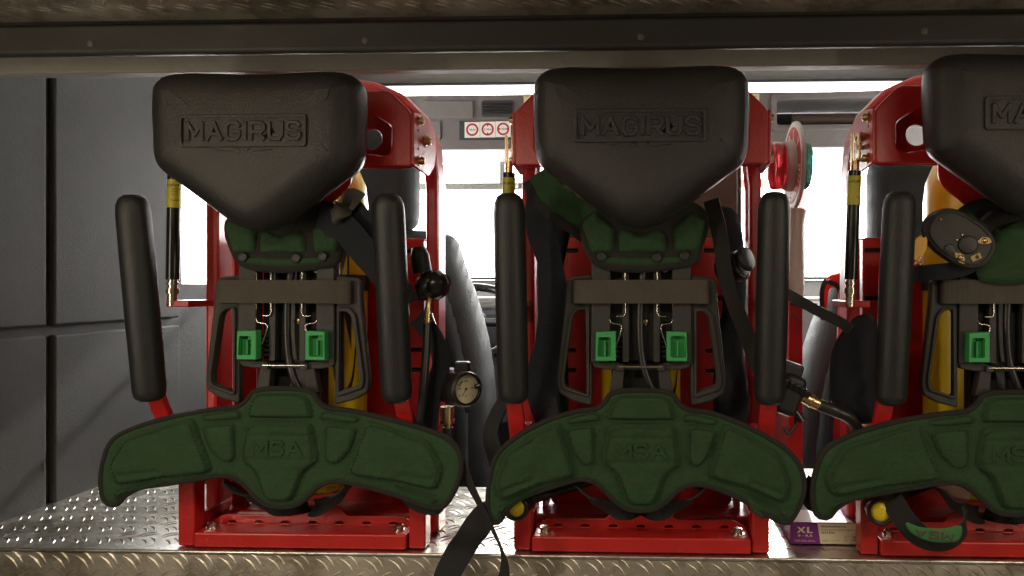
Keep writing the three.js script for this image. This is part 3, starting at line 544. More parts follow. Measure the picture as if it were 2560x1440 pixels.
function apparatus(x, label, { stretch = 1, droop = 0, pads = false } = {}) {
  const o = thing('breathing_apparatus', label, 'breathing apparatus', [x, 0, 0], 'breathing apparatus held in the seats');
  // bottle and its cradle
  const R = 0.074, bz = -0.15;
  const bot = lathe([[0, 0.075], [0.04, 0.078], [0.066, 0.092], [R, 0.125], [R, 0.3], [R, 0.62], [0.07, 0.655], [0.056, 0.69], [0.03, 0.712], [0.02, 0.725], [0, 0.725]], 48);
  bot.rotateY(Math.PI * 1.02); bot.translate(0, 0, bz);
  const bottle = mesh('air_bottle', bot, bottleMat, o, { keepUV: true });
  mesh('bottle_band', ribbon(Array.from({ length: 24 }, (_, i) => V(Math.cos(i / 23 * 2 * Math.PI) * (R + 0.002), 0.47, bz + Math.sin(i / 23 * 2 * Math.PI) * (R + 0.002))), 0.03, 0.002, V(0, 1, 0), 60), M.blackWeb, bottle);
  // back plate
  const zf = 0.0;
  const P = (l, r = 0.003) => rpts(mp(l, zf), r);
  for (const s of [0, 1]) {
    const f = (l) => s ? l.map(([a, b]) => [3206 - a, b]) : l;
    mesh('rail', ext(P(f([[1480, 655], [1526, 655], [1526, 905], [1478, 905]])), null, -0.014, 0.009, 0.002), M.shell, o);
    mesh('side_loop', ext(P(f([[1480, 688], [1428, 694], [1416, 704], [1412, 765], [1392, 950], [1396, 982], [1430, 1002], [1480, 1015]]), 0.006), [P(f([[1470, 774], [1446, 774], [1432, 790], [1410, 945], [1413, 966], [1470, 986]]), 0.006), P(f([[1434, 702], [1472, 698], [1472, 757], [1432, 757]]), 0.003)], -0.012, 0.004, 0.003), M.shell, o);
    mesh('loop_rib', ext(P(f([[1472, 768], [1440, 768], [1424, 788], [1402, 946], [1406, 972], [1472, 994]]), 0.006), [P(f([[1470, 774], [1446, 774], [1432, 790], [1410, 945], [1413, 966], [1470, 986]]), 0.006)], 0.0035, 0.009, 0.002), M.shell, o);
    mesh('inner_rail', ext(P(f([[1556, 655], [1572, 655], [1572, 905], [1556, 905]])), null, -0.02, 0.004, 0.001), M.shell, o);
    for (let k = 0; k < 5; k++) mesh('rung', ext(P(f([[1526, 840 + k * 12], [1556, 840 + k * 12], [1556, 847 + k * 12], [1526, 847 + k * 12]]), 0.001), null, -0.018, -0.006, 0.001), M.shell, o);
    mesh('foot', ext(P(f([[1535, 912], [1562, 912], [1556, 985], [1522, 985]])), null, -0.016, 0.004, 0.002), M.shell, o);
    // green release catch
    const c = mesh('release_catch', ext(P(f([[1492, 828], [1541, 826], [1541, 899], [1491, 899]]), 0.002), [P(f([[1496, 838], [1531, 838], [1531, 890], [1493, 890]]), 0.004)], 0.0085, 0.0265, 0.0015), M.greenBright, o);
    mesh('catch_floor', ext(P(f([[1494, 834], [1534, 834], [1534, 893], [1494, 893]]), 0.002), null, 0.009, 0.0135, 0.001), M.greenBright, c);
    mesh('catch_fin', ext(P(f([[1512, 850], [1516, 850], [1516, 888], [1512, 888]]), 0.001), null, 0.0128, 0.0215, 0.001), M.greenBright, c);
    // spring wires
    const w = (l) => f(l).map(([a, b]) => mv(a, b, 0.007));
    mesh('spring_wire', tube(w([[1524, 668], [1524, 760], [1525, 802], [1530, 808], [1550, 812], [1554, 818], [1552, 828], [1541, 862]]), 0.0013, 70, 6), M.steel, o);
    mesh('spring_wire', tube(w([[1563, 668], [1563, 760], [1563, 784], [1559, 790], [1542, 791]]), 0.0013, 50, 6), M.steel, o);
  }
  mesh('centre_plate', ext(P([[1524, 658], [1682, 658], [1682, 905], [1524, 905]]), null, -0.03, -0.018, 0.001), M.black, o);
  mesh('cross_piece', ext(P([[1478, 903], [1545, 906], [1560, 912], [1648, 912], [1662, 906], [1730, 903], [1722, 918], [1690, 924], [1520, 924], [1486, 918]]), null, -0.016, 0.006, 0.002), M.shell, o);
  mesh('cross_rod', rod(mv(1547, 917, 0.012), mv(1656, 917, 0.012), 0.0017), M.steel, o);
  for (const px of [1551, 1652]) mesh('rod_seat', bx(0.012, 0.01, 0.012, mx(px), my(917), 0.007, 0.001), M.shell, o);
  mesh('lower_plate', ext(P([[1532, 985], [1676, 985], [1700, 1130], [1508, 1130]], 0.004), null, -0.03, -0.014, 0.002), M.black, o);
  mesh('bottle_saddle', [bx(0.11, 0.03, 0.05, 0, 0.5, -0.053, 0.004), bx(0.11, 0.03, 0.06, 0, 0.2, -0.055, 0.004), bx(0.1, 0.36, 0.02, 0, 0.36, -0.04, 0.004)], M.black, o);
  mesh('pressure_hose', tube([mv(1612, 640, -0.004), mv(1602, 740, 0.0), mv(1600, 830, 0.0), mv(1606, 900, 0.0), mv(1620, 950, 0.002), mv(1650, 1010, -0.004)], 0.0062, 60, 12), M.hose, o);
  mesh('plate_screw', (() => { const g = new THREE.SphereGeometry(0.006, 16, 10); g.scale(1, 1.15, 0.5); const p = mv(1608, 805, -0.017); g.translate(p.x + 0.004, p.y, p.z); return g; })(), M.brass, o);
  for (const px of [1550, 1662]) mesh('plate_screw', (() => { const g = new THREE.TorusGeometry(0.006, 0.0024, 8, 18); const p = mv(px, 670, -0.012); g.translate(p.x, p.y, p.z); return g; })(), M.steel, o);
  // webbing band across the plate
  const st = [V(mx(1434), my(729), -0.004), V(mx(1437), my(729), 0.014), V(mx(1470), my(729), 0.0195), V(mx(1602), my(729), 0.0205), V(mx(1735), my(729), 0.0195), V(mx(1768), my(730), 0.014), V(mx(1772), my(730), -0.004)];
  mesh('plate_strap', ribbon(st, 0.0385, 0.0022, V(0, 1, 0), 70), M.webbing, o);

  // shoulder yoke: dark backing, green pads, press studs
  const zy = 0.014, U = (l) => mp(l, zy);
  mesh('yoke_backing', puff(smooth2(U([[1446, 560], [1480, 520], [1540, 500], [1602, 540], [1664, 500], [1730, 505], [1772, 540], [1756, 620], [1742, 660], [1690, 672], [1602, 682], [1520, 676], [1486, 662], [1468, 640]]), 100), { h: 0.008, e: 0.012, z: zy, back: 0.006 }), M.trim, o);
  const zp = zy + 0.0055, pad = (l, h = 0.011, gr = []) => mesh('yoke_pad', puff(rpts(mp(l, zp), 0.006), { h, e: 0.011, z: zp, back: 0.001, res: 0.003, grooves: gr, rough: 0.0006 }), M.green, o);
  pad([[1454, 562], [1488, 527], [1540, 572], [1534, 632], [1478, 634]]);
  pad([[1546, 585], [1560, 572], [1602, 590], [1646, 572], [1664, 590], [1666, 632], [1546, 634]], 0.012, mp([[1546, 634], [1602, 596]], zp).length ? [[mx(1550, zp), my(630, zp), mx(1602, zp), my(592, zp), 0.004, 0.002], [mx(1662, zp), my(628, zp), mx(1602, zp), my(592, zp), 0.004, 0.002]] : []);
  pad([[1680, 572], [1722, 534], [1764, 552], [1746, 630], [1686, 632]], 0.011, [[mx(1720, zp), my(545, zp), mx(1750, zp), my(585, zp), 0.004, 0.003]]);
  pad([[1484, 640], [1602, 644], [1738, 638], [1724, 656], [1602, 668], [1500, 660]], 0.006);
  for (const [px, py] of [[1504, 642], [1642, 644], [1711, 640]]) mesh('press_stud', (() => { const g = new THREE.TorusGeometry(0.0055, 0.0028, 10, 22); const p = mv(px, py, zp + 0.0065); g.translate(p.x, p.y, p.z); const c = new THREE.CylinderGeometry(0.004, 0.004, 0.004, 14); c.rotateX(Math.PI / 2); c.translate(p.x, p.y, p.z); return [g, c]; })(), M.black, o);
  // shoulder pads running up behind the headrest, with their dark underside straps
  for (const s of pads ? [-1, 1] : []) {
    const q = (a, b, z) => { const p = mv(a, b, z); return V(s < 0 ? p.x : -p.x, p.y, p.z); };
    const g = ribbon([q(1490, 560, 0.012), q(1455, 535, 0.014), q(1410, 505, 0.008), q(1372, 470, -0.005), q(1352, 430, -0.012)], 0.042, 0.012, V(0.5 * s * -1, 0.75, 0.1), 40, 0.05);
    if (s < 0) mesh('shoulder_pad', g, M.green, o);
    if (s < 0) mesh('shoulder_pad_edge', ribbon([q(1478, 578, 0.008), q(1445, 552, 0.008), q(1396, 520, 0.002), q(1356, 484, -0.01), q(1336, 440, -0.02)], 0.05, 0.006, V(0.5 * s * -1, 0.75, 0.1), 40), M.trim, o);
    if (s < 0) mesh('shoulder_strap', ribbon([q(1370, 450, -0.018), q(1350, 520, -0.012), q(1352, 580, -0.008), q(1372, 650, -0.012), q(1382, 760, -0.02), q(1372, 860, -0.025), q(1350, 960, -0.02), q(1370, 1060, -0.015)], 0.05, 0.003, [V(1, 0, 0.3 * s), V(0.9, 0, -0.5 * s), V(1, 0, 0.4 * s), V(0.8, 0.1, -0.4 * s)], 60), M.navy, o);
  }
  // dark padded side harness; the right pad is added to darken the recess
  if (pads) for (const s of [-1, 1]) mesh('side_harness_fill', puff(smooth2([[s * 0.128, 0.6], [s * 0.165, 0.6], [s * 0.186, 0.5], [s * 0.182, 0.36], [s * 0.188, 0.22], [s * 0.14, 0.2], [s * 0.13, 0.32], [s * 0.146, 0.44]], 70), { h: 0.014, e: 0.02, res: 0.006, z: -0.085, back: 0.012, rough: 0.003 }), M.navy, o);
  // hip belt
  const kz = 0.75;
  const bend = (p) => {
    const ax = Math.abs(p.x), t = Math.max(0, ax - 0.09), sg = Math.sign(p.x);
    p.z += kz * t * t + 0.018;
    if (stretch !== 1) p.x = sg * (ax < 0.09 ? ax : 0.09 + t * stretch);
    p.y -= t * t * droop * 1.0;
  };
  const beltPx = [[1516, 1000], [1528, 982], [1560, 974], [1602, 972], [1648, 974], [1680, 982], [1694, 1003], [1715, 1018], [1770, 1026], [1850, 1052], [1925, 1086], [1975, 1120], [2000, 1158], [2005, 1200], [1990, 1252], [1966, 1284], [1940, 1280], [1870, 1243], [1810, 1218], [1760, 1204], [1725, 1203], [1695, 1216], [1668, 1242], [1640, 1262], [1602, 1268], [1564, 1262], [1536, 1242], [1508, 1214], [1480, 1196], [1450, 1192], [1400, 1204], [1340, 1222], [1290, 1240], [1262, 1264], [1244, 1292], [1228, 1290], [1218, 1250], [1222, 1190], [1240, 1130], [1280, 1092], [1360, 1050], [1440, 1026], [1492, 1018]];
  const edge = smooth2(mp(beltPx), 200);
  const belt = mesh('hip_belt', puff(edge, { h: 0.006, e: 0.012, res: 0.005, back: 0.006, bend }), M.green, o);
  const ep = edge.map(([a, b]) => { const p = V(a, b, 0); bend(p); return p; });
  mesh('belt_binding', ribbonLoop(ep, 0.009, 0.012), M.trim, belt);
  const stitches = [];
  const bp = (l, h = 0.012, r = 0.008, gr = []) => {
    const pts = rpts(mp(l), r), e = 0.009; h *= 0.85;
    mesh('belt_pad', puff(pts, { h, e, res: 0.0035, back: 0.001, z: 0.0045, bend, rough: 0.0013, grooves: gr.map(([a, b, c, d, w, k]) => [mx(a), my(b), mx(c), my(d), w, k]) }), M.green, belt);
    if (pts.length < 30 && h < 0.007) return;
    const cx = pts.reduce((a, p) => a + p[0], 0) / pts.length, cy = pts.reduce((a, p) => a + p[1], 0) / pts.length, sc = 0.9;
    const loop = spline(pts.filter((_, k) => k % 2 === 0).map(([a, b]) => V(cx + (a - cx) * sc, cy + (b - cy) * sc, 0)), 400, true), step = 6; let acc = 0;
    for (let k = 1; k < loop.length; k++) {
      acc += loop[k].distanceTo(loop[k - 1]); if (acc < 0.0058) continue; acc = 0;
      const p = loop[k].clone(), d = loop[k].clone().sub(loop[k - 1]); p.z = 0.0045 + h + 0.0002; bend(p);
      const g = new THREE.BoxGeometry(0.0036, 0.0011, 0.0014); g.rotateZ(Math.atan2(d.y, d.x)); g.translate(p.x, p.y, p.z); stitches.push(g);
    }
  };
  bp([[1528, 1000, 0.012], [1545, 982, 0.012], [1660, 982, 0.012], [1678, 1000, 0.012], [1688, 1044], [1518, 1044]]);
  bp([[1520, 1052], [1684, 1052], [1702, 1150], [1666, 1172], [1634, 1252, 0.016], [1570, 1252, 0.016], [1540, 1172], [1504, 1150]], 0.014, 0.012, [[1516, 1086, 1690, 1086, 0.003, 0.003], [1516, 1146, 1690, 1146, 0.003, 0.003], [1518, 1086, 1514, 1146, 0.003, 0.0025], [1688, 1086, 1692, 1146, 0.003, 0.0025]]);
  for (const s of [0, 1]) {
    const f = (l) => s ? l.map(([a, ...r]) => [3206 - a, ...r]) : l;
    bp(f([[1412, 1040], [1496, 1022], [1508, 1046], [1420, 1056]]), 0.009);
    bp(f([[1416, 1064], [1488, 1054], [1490, 1150], [1462, 1160, 0.012], [1434, 1126]]), 0.011, 0.01);
    bp(f([[1268, 1112, 0.02], [1400, 1044, 0.016], [1412, 1090], [1440, 1176], [1420, 1186], [1330, 1206], [1250, 1240, 0.02], [1234, 1190]]), 0.014, 0.012, [[f([[1275, 1122]])[0][0], 1122, f([[1330, 1095]])[0][0], 1095, 0.004, 0.004], [f([[1262, 1210]])[0][0], 1210, f([[1330, 1190]])[0][0], 1190, 0.004, 0.005]]);
    bp(f([[1246, 1252, 0.012], [1336, 1214], [1350, 1206], [1330, 1224], [1264, 1254], [1244, 1282]]), 0.006, 0.005);
  }
  const em = strokeText('MSA', 0.085, 0.026, 0.0055, 0.003).map((g) => g.translate(0, my(1116), 0.0158 + 0.018));
  mesh('raised_lettering', em, M.green, belt);
  mesh('stitching', stitches, M.thread, belt).userData.kind = 'stuff';
  // dark straps under the belt down to the tray
  for (const s of [-1, 1]) mesh('waist_strap', ribbon([V(s * 0.11, 0.13, 0.0), V(s * 0.075, 0.1, -0.015), V(s * 0.03, 0.075, -0.04), V(s * 0.01, 0.062, -0.1)], 0.03, 0.003, V(0.6 * s, 0.6, 0.5), 40), M.blackWeb, o);
  return o;
}
// binding tape that wraps a pad's edge
function ribbonLoop(pts, w, t) {
  const n = pts.length, pos = [], idx = [], c = V(); pts.forEach((p) => c.add(p)); c.divideScalar(n);
  for (let i = 0; i < n; i++) {
    const tt = pts[(i + 1) % n].clone().sub(pts[(i + n - 1) % n]).normalize(), nn = V(0, 0, 1), s = tt.clone().cross(nn).normalize(), m = s.clone().cross(tt);
    for (let k = 0; k < 8; k++) { const a = k / 8 * 2 * Math.PI, p = pts[i].clone().addScaledVector(s, Math.cos(a) * w / 2).addScaledVector(m, Math.sin(a) * t / 2); pos.push(p.x, p.y, p.z); }
  }
  for (let i = 0; i < n; i++) for (let k = 0; k < 8; k++) { const a = i * 8 + k, b = i * 8 + (k + 1) % 8, A = ((i + 1) % n) * 8 + k, B = ((i + 1) % n) * 8 + (k + 1) % 8; idx.push(a, b, B, a, B, A); }
  const g = new THREE.BufferGeometry(); g.setAttribute('position', new THREE.Float32BufferAttribute(pos, 3)); g.setIndex(idx); g.computeVertexNormals();
  g.setAttribute('uv', new THREE.Float32BufferAttribute(new Float32Array(n * 16), 2)); return g;
}
const appL = apparatus(-PITCH, 'breathing apparatus with gauge and green belt in the left seat', { stretch: 1.22, droop: -0.9 });
appL.rotation.z = -0.006;
const appM = apparatus(0, 'breathing apparatus with two green catches in the middle seat', { stretch: 0.95, pads: true });
const appR = apparatus(PITCH, 'breathing apparatus with alarm unit in the right seat', { stretch: 1.42, droop: -0.6 });

// shared small fittings, placed in the place's own axes and added as parts of their apparatus
const part = (name, geo, mat, app, opt) => { const list = Array.isArray(geo) ? geo : [geo]; list.forEach((g) => g.translate(-app.position.x, 0, 0)); return mesh(name, list, mat, app, opt); };

// left apparatus: strap with buckle, demand valve, hose, gauge
{
  const A = appL, q = at;
  const sh = (l) => l.map(([a, b, z]) => q(a, b, z));
  part('harness_strap', ribbon(sh([[790, 545, 0.03], [850, 565, 0.035], [905, 625, 0.03], [970, 700, 0.02], [1010, 760, -0.02]]), 0.05, 0.004, V(0.7, 0.7, 0.2), 50), M.navy, A);
  part('harness_strap', ribbon(sh([[870, 500, 0.03], [915, 555, 0.025], [960, 610, 0.01], [1000, 650, -0.02]]), 0.028, 0.003, V(0.7, 0.7, 0.3), 40), M.navy, A);
  part('strap_keeper', ribbon(sh([[826, 540, 0.042], [848, 520, 0.048], [875, 495, 0.046], [892, 505, 0.04]]), 0.034, 0.005, V(0.6, 0.75, 0.1), 30), M.webbing, A);
  const v = q(1078, 712, -0.03);
  const dv = part('demand_valve', latheAlong([[0, -0.03], [0.012, -0.029], [0.021, -0.022], [0.026, -0.006], [0.026, 0.008], [0.022, 0.02], [0.014, 0.027], [0.012, 0.03], [0, 0.031]], v, V(0.8, 0.25, 0.3)), M.gloss, A);
  part('valve_outlet', [latheAlong([[0.016, 0], [0.016, 0.03], [0.011, 0.045], [0, 0.045]], q(1052, 680, -0.035), V(-0.15, 1, 0.05))], M.black, A);
  const e0 = q(1066, 742, -0.005);
  part('brass_elbow', [tube([q(1068, 736, -0.012), q(1070, 745, -0.004), q(1068, 760, 0.0), q(1066, 778, 0.002)], 0.0048, 24, 10), rod(q(1066, 772, 0.002), q(1064, 812, 0.004), 0.0066), rod(q(1066, 776, 0.002), q(1066, 782, 0.0022), 0.0078), rod(q(1064, 798, 0.004), q(1064, 803, 0.004), 0.0078)], M.brass, A);
  part('supply_hose', tube([q(1065, 808, 0.004), q(1062, 880, 0.012), q(1056, 960, 0.018), q(1048, 1040, 0.012), q(1040, 1100, 0.004)], 0.0068, 60, 12), M.hose, A);
  part('harness_strap', ribbon(sh([[1040, 790, -0.03], [1085, 850, -0.025], [1100, 905, -0.02], [1078, 975, -0.02], [1060, 1080, -0.03]]), 0.042, 0.004, [V(0.9, 0.2, 0.4), V(0.8, -0.2, 0.6), V(1, 0, 0.2)], 40), M.navy, A);
  part('signal_line', tube(sh([[1072, 775, -0.02], [1088, 820, -0.022], [1105, 880, -0.02], [1118, 905, -0.02]]), 0.0018, 40, 6), M.steel, A);
  // gauge
  const gp = q(1130, 966, -0.035), dir = V(0.74, 0.03, 0.67).normalize();
  const gd = part('gauge_boot', latheAlong([[0, -0.03], [0.022, -0.028], [0.028, -0.02], [0.03, 0.0], [0.03, 0.032], [0.0285, 0.036], [0.025, 0.036], [0.0245, 0.031], [0, 0.031]], gp.clone().addScaledVector(dir, 0.008), dir), M.black, A);
  const dial = new THREE.CircleGeometry(0.0243, 40); dial.applyQuaternion(new THREE.Quaternion().setFromUnitVectors(V(0, 0, 1), dir)); const dp = gp.clone().addScaledVector(dir, 0.0396); dial.translate(dp.x, dp.y, dp.z);
  part('dial', dial, dialMat, A, { keepUV: true });
  part('gauge_rim', (() => { const g = new THREE.TorusGeometry(0.0262, 0.0022, 10, 44); g.applyQuaternion(new THREE.Quaternion().setFromUnitVectors(V(0, 0, 1), dir)); const p = gp.clone().addScaledVector(dir, 0.044); g.translate(p.x, p.y, p.z); return g; })(), M.gloss, A);
  part('gauge_body', [bx(0.05, 0.055, 0.045, gp.x - 0.012, gp.y + 0.004, gp.z - 0.012, 0.01), bx(0.026, 0.018, 0.02, gp.x + 0.016, gp.y + 0.036, gp.z, 0.004)], M.black, A);
  part('gauge_lug', [rod(q(1186, 965, -0.02), q(1200, 958, -0.018), 0.004), rod(q(1162, 1010, -0.03), q(1168, 1028, -0.03), 0.004)], M.gloss, A);
  part('brass_coupling', [rod(q(1116, 1014, -0.035), q(1116, 1046, -0.035), 0.0115), rod(q(1116, 1046, -0.035), q(1116, 1056, -0.035), 0.0125), rod(q(1118, 1056, -0.035), q(1118, 1068, -0.035), 0.007)], M.brass, A);
  part('gauge_hose', [tube([q(1118, 1064, -0.035), q(1117, 1110, -0.035), q(1112, 1160, -0.03), q(1100, 1210, -0.02)], 0.0062, 40, 10), rod(q(1118, 1066, -0.035), q(1118, 1100, -0.035), 0.0092)], M.hose, A);
  // loose belt end falling over the platform edge
  part('belt_strap', ribbon(sh([[1150, 1150, 0.03], [1172, 1205, 0.035], [1205, 1270, 0.035], [1240, 1340, 0.035], [1262, 1400, 0.03], [1255, 1480, 0.028]]), 0.032, 0.0022, [V(0.6, 0.2, 0.6), V(0.5, 0.2, 0.85), V(0.35, 0.1, 0.9), V(0.7, -0.2, 0.6)], 60), M.blackWeb, A);
  part('belt_strap', ribbon(sh([[975, 1190, 0.0], [1010, 1240, 0.005], [1050, 1262, 0.02], [1090, 1262, 0.03], [1098, 1235, 0.025]]), 0.03, 0.0022, [V(0.2, 0.7, 0.7), V(0.1, 0.9, 0.4), V(0, 0.9, 0.3)], 50), M.blackWeb, A);
}
// middle apparatus: strap tail, reducer with brass coupling, folded valve
{
  const A = appM, q = at, sh = (l) => l.map(([a, b, z]) => q(a, b, z));
  part('belt_strap', ribbon(sh([[1250, 1230, 0.0], [1228, 1265, 0.02], [1190, 1320, 0.025], [1150, 1378, 0.012], [1118, 1440, 0.012], [1104, 1500, 0.014]]), 0.045, 0.0024, [V(0.85, 0.5, 0.1), V(0.85, 0.5, 0.1), V(0.9, 0.42, 0.1)], 60), M.blackWeb, A);
  part('waist_strap', ribbon(sh([[1262, 1000, -0.02], [1240, 1040, -0.02], [1226, 1085, -0.015], [1236, 1130, -0.005], [1250, 1180, 0.0]]), 0.03, 0.003, [V(0.8, 0.3, 0.5), V(0.9, 0, 0.4), V(1, 0, 0.2)], 50), M.blackWeb, A);
  part('harness_strap', ribbon(sh([[1778, 500, 0.0], [1800, 590, 0.005], [1815, 690, 0.006], [1840, 770, 0.005], [1872, 850, 0.0], [1900, 930, -0.01]]), 0.026, 0.005, [V(1, 0.1, 0.3), V(0.9, 0.2, 0.5), V(0.95, 0.3, 0.2)], 60), M.trim, A);
  const f = q(1840, 668, -0.04);
  part('mask_connector', [latheAlong([[0, -0.03], [0.022, -0.03], [0.026, -0.02], [0.024, -0.01], [0.027, 0.0], [0.026, 0.012], [0.02, 0.016], [0, 0.018]], f, V(0.75, 0.3, 0.55)), latheAlong([[0.02, 0], [0.022, 0.006], [0.018, 0.012], [0, 0.012]], q(1858, 650, -0.02), V(0.75, 0.3, 0.55))], M.black, A);
  part('connector_ring', (() => { const g = new THREE.TorusGeometry(0.024, 0.0022, 8, 30); g.applyQuaternion(new THREE.Quaternion().setFromUnitVectors(V(0, 0, 1), V(0.75, 0.3, 0.55).normalize())); const p = q(1852, 660, -0.025); g.translate(p.x, p.y, p.z); return g; })(), M.gloss, A);
  const r = q(1972, 985, -0.02), d = V(0.85, -0.42, 0.2).normalize();
  part('reducer_body', [bx(0.04, 0.07, 0.045, 0, 0, 0, 0.012)].map((g) => { g.rotateZ(-0.35); g.translate(r.x, r.y, r.z); return g; }), M.black, A);
  part('reducer_cap', Array.from({ length: 5 }, (_, k) => { const g = bx(0.011, 0.014, 0.05, 0, 0, 0, 0.003); g.rotateZ(-0.4); const p = q(1958 + k * 13, 952 + k * 7, -0.02); g.translate(p.x, p.y, p.z); return g; }), M.gloss, A);
  const c0 = q(2008, 992, -0.015), c1 = q(2048, 1012, -0.012);
  part('brass_coupling', [rod(c0, c1, 0.0105, 0.0105, 8), rod(c1, q(2062, 1018, -0.01), 0.008), rod(q(2026, 1001, -0.014), q(2030, 1003, -0.014), 0.0118)], M.brass, A);
  part('coupling_hose', tube([q(2056, 1015, -0.01), q(2090, 1028, -0.005), q(2125, 1045, -0.01), q(2150, 1090, -0.03)], 0.0105, 40, 12), M.hose, A);
  part('bleed_knob', [rod(q(1990, 1030, -0.01), q(2006, 1054, -0.005), 0.006), rod(q(1984, 1020, -0.012), q(1992, 1034, -0.01), 0.004)], M.gloss, A);
  part('bleed_loop', tube(sh([[1990, 1030, -0.02], [1988, 1062, -0.015], [1972, 1085, -0.015], [1962, 1070, -0.02]]), 0.003, 40, 8), M.hose, A);
  part('folded_flap', puff(rpts(sh([[1862, 1236, 0.03], [1940, 1278, 0.03], [1908, 1300, 0.03], [1880, 1280, 0.03]]).map((p) => [p.x, p.y]), 0.004), { h: 0.004, e: 0.006, res: 0.003, z: 0.028 }), M.green, A);
  part('side_hook', [bx(0.05, 0.028, 0.03, 0, 0, 0, 0.006)].map((g) => { g.rotateZ(-0.35); const p = q(1968, 922, -0.03); g.translate(p.x, p.y, p.z); return g; }), M.black, A);
}
// right apparatus: side pouch and strap, belt flap with mirrored name
{
  const A = appR, q = at, sh = (l) => l.map(([a, b, z]) => q(a, b, z));
  part('cross_strap', ribbon(sh([[1930, 715, -0.05], [1975, 738, -0.04], [2040, 775, -0.035], [2110, 812, -0.03], [2150, 850, -0.03]]), 0.018, 0.006, V(0.4, 0.9, 0.1), 40), M.black, A);
  part('side_pouch', puff(smooth2(sh([[2150, 790, -0.03], [2110, 830, -0.03], [2084, 885, -0.03], [2080, 960, -0.03], [2086, 1010, -0.03], [2120, 1050, -0.03], [2185, 1060, -0.03], [2200, 900, -0.03], [2188, 790, -0.03]]).map((p) => [p.x, p.y]), 80), { h: 0.03, e: 0.03, res: 0.006, back: 0.02, z: -0.045, rough: 0.003 }), M.navy, A);
  part('harness_strap', ribbon(sh([[2250, 692, -0.02], [2320, 682, 0.02], [2400, 672, 0.035], [2470, 640, 0.03]]), 0.026, 0.004, V(0.1, 1, 0.2), 40), M.navy, A);
  part('harness_strap', ribbon(sh([[2430, 560, 0.01], [2465, 535, 0.02], [2500, 530, 0.01], [2520, 560, -0.01]]), 0.03, 0.006, V(0.3, 0.2, 1), 40), M.black, A);
  part('yoke_flap', puff(smooth2(sh([[2470, 610, 0.03], [2510, 570, 0.03], [2570, 556, 0.03], [2600, 640, 0.03], [2580, 700, 0.03], [2450, 700, 0.03], [2440, 660, 0.03]]).map((p) => [p.x, p.y]), 60), { h: 0.012, e: 0.02, res: 0.006, z: 0.03, rough: 0.001 }), M.green, A);
  part('belt_strap', ribbon(sh([[2230, 1250, 0.0], [2262, 1300, 0.02], [2310, 1345, 0.02], [2370, 1352, 0.02], [2408, 1320, 0.02], [2412, 1270, 0.01]]), 0.04, 0.0024, [V(0.6, 0.6, 0.5), V(0.2, 0.9, 0.4), V(-0.3, 0.9, 0.4)], 60), M.blackWeb, A);
  part('belt_strap', ribbon(sh([[2040, 1200, 0.03], [2026, 1225, 0.03], [2034, 1262, 0.025], [2070, 1270, 0.02]]), 0.028, 0.0024, [V(0.8, 0.5, 0.2), V(0.9, 0.1, 0.4), V(0.4, 0.8, 0.3)], 40), M.blackWeb, A);
  const pts = sh([[2264, 1306, 0.045], [2300, 1318, 0.045], [2360, 1322, 0.045], [2405, 1316, 0.045], [2400, 1350, 0.045], [2360, 1358, 0.045], [2310, 1350, 0.045], [2276, 1330, 0.045]]).map((p) => [p.x, p.y]);
  part('belt_tab', puff(smooth2(pts, 60), { h: 0.003, e: 0.004, res: 0.003, back: 0.003, z: 0.043 }), M.greenTab, A);
  const tp = q(2335, 1338, 0.045), t = strokeText('MSA', 0.06, 0.014, 0.003, 0.001).map((g) => g.rotateZ(Math.PI - 0.12).translate(tp.x, tp.y, 0.0455)); part('tab_lettering', t, M.webbing, A);
}
// yellow-capped valve knobs showing under the belts
for (const [app, px, py] of [[appM, 1294, 1265], [appR, 2199, 1276]]) {
  const p = at(px, py, -0.02), dir = V(-0.1, 0.05, 1);
  const k = part('valve_knob', latheAlong([[0, -0.03], [0.02, -0.03], [0.021, -0.01], [0.0225, 0.0], [0.0225, 0.012], [0.02, 0.015], [0.0175, 0.015], [0.017, 0.01], [0, 0.01]], p, dir), M.black, app);
  part('knob_stem', tube([p.clone().add(V(0.003, 0, -0.028)), p.clone().add(V(0.04, 0.004, -0.06)), p.clone().add(V(0.12, 0.02, -0.1)), p.clone().add(V(0.2, 0.04, -0.125))], 0.011, 30, 10), M.hose, app);
  part('yellow_cap', latheAlong([[0, 0.017], [0.006, 0.0166], [0.012, 0.0148], [0.0158, 0.011], [0.0165, 0.009]], p, dir), M.yellowCap, app);
}

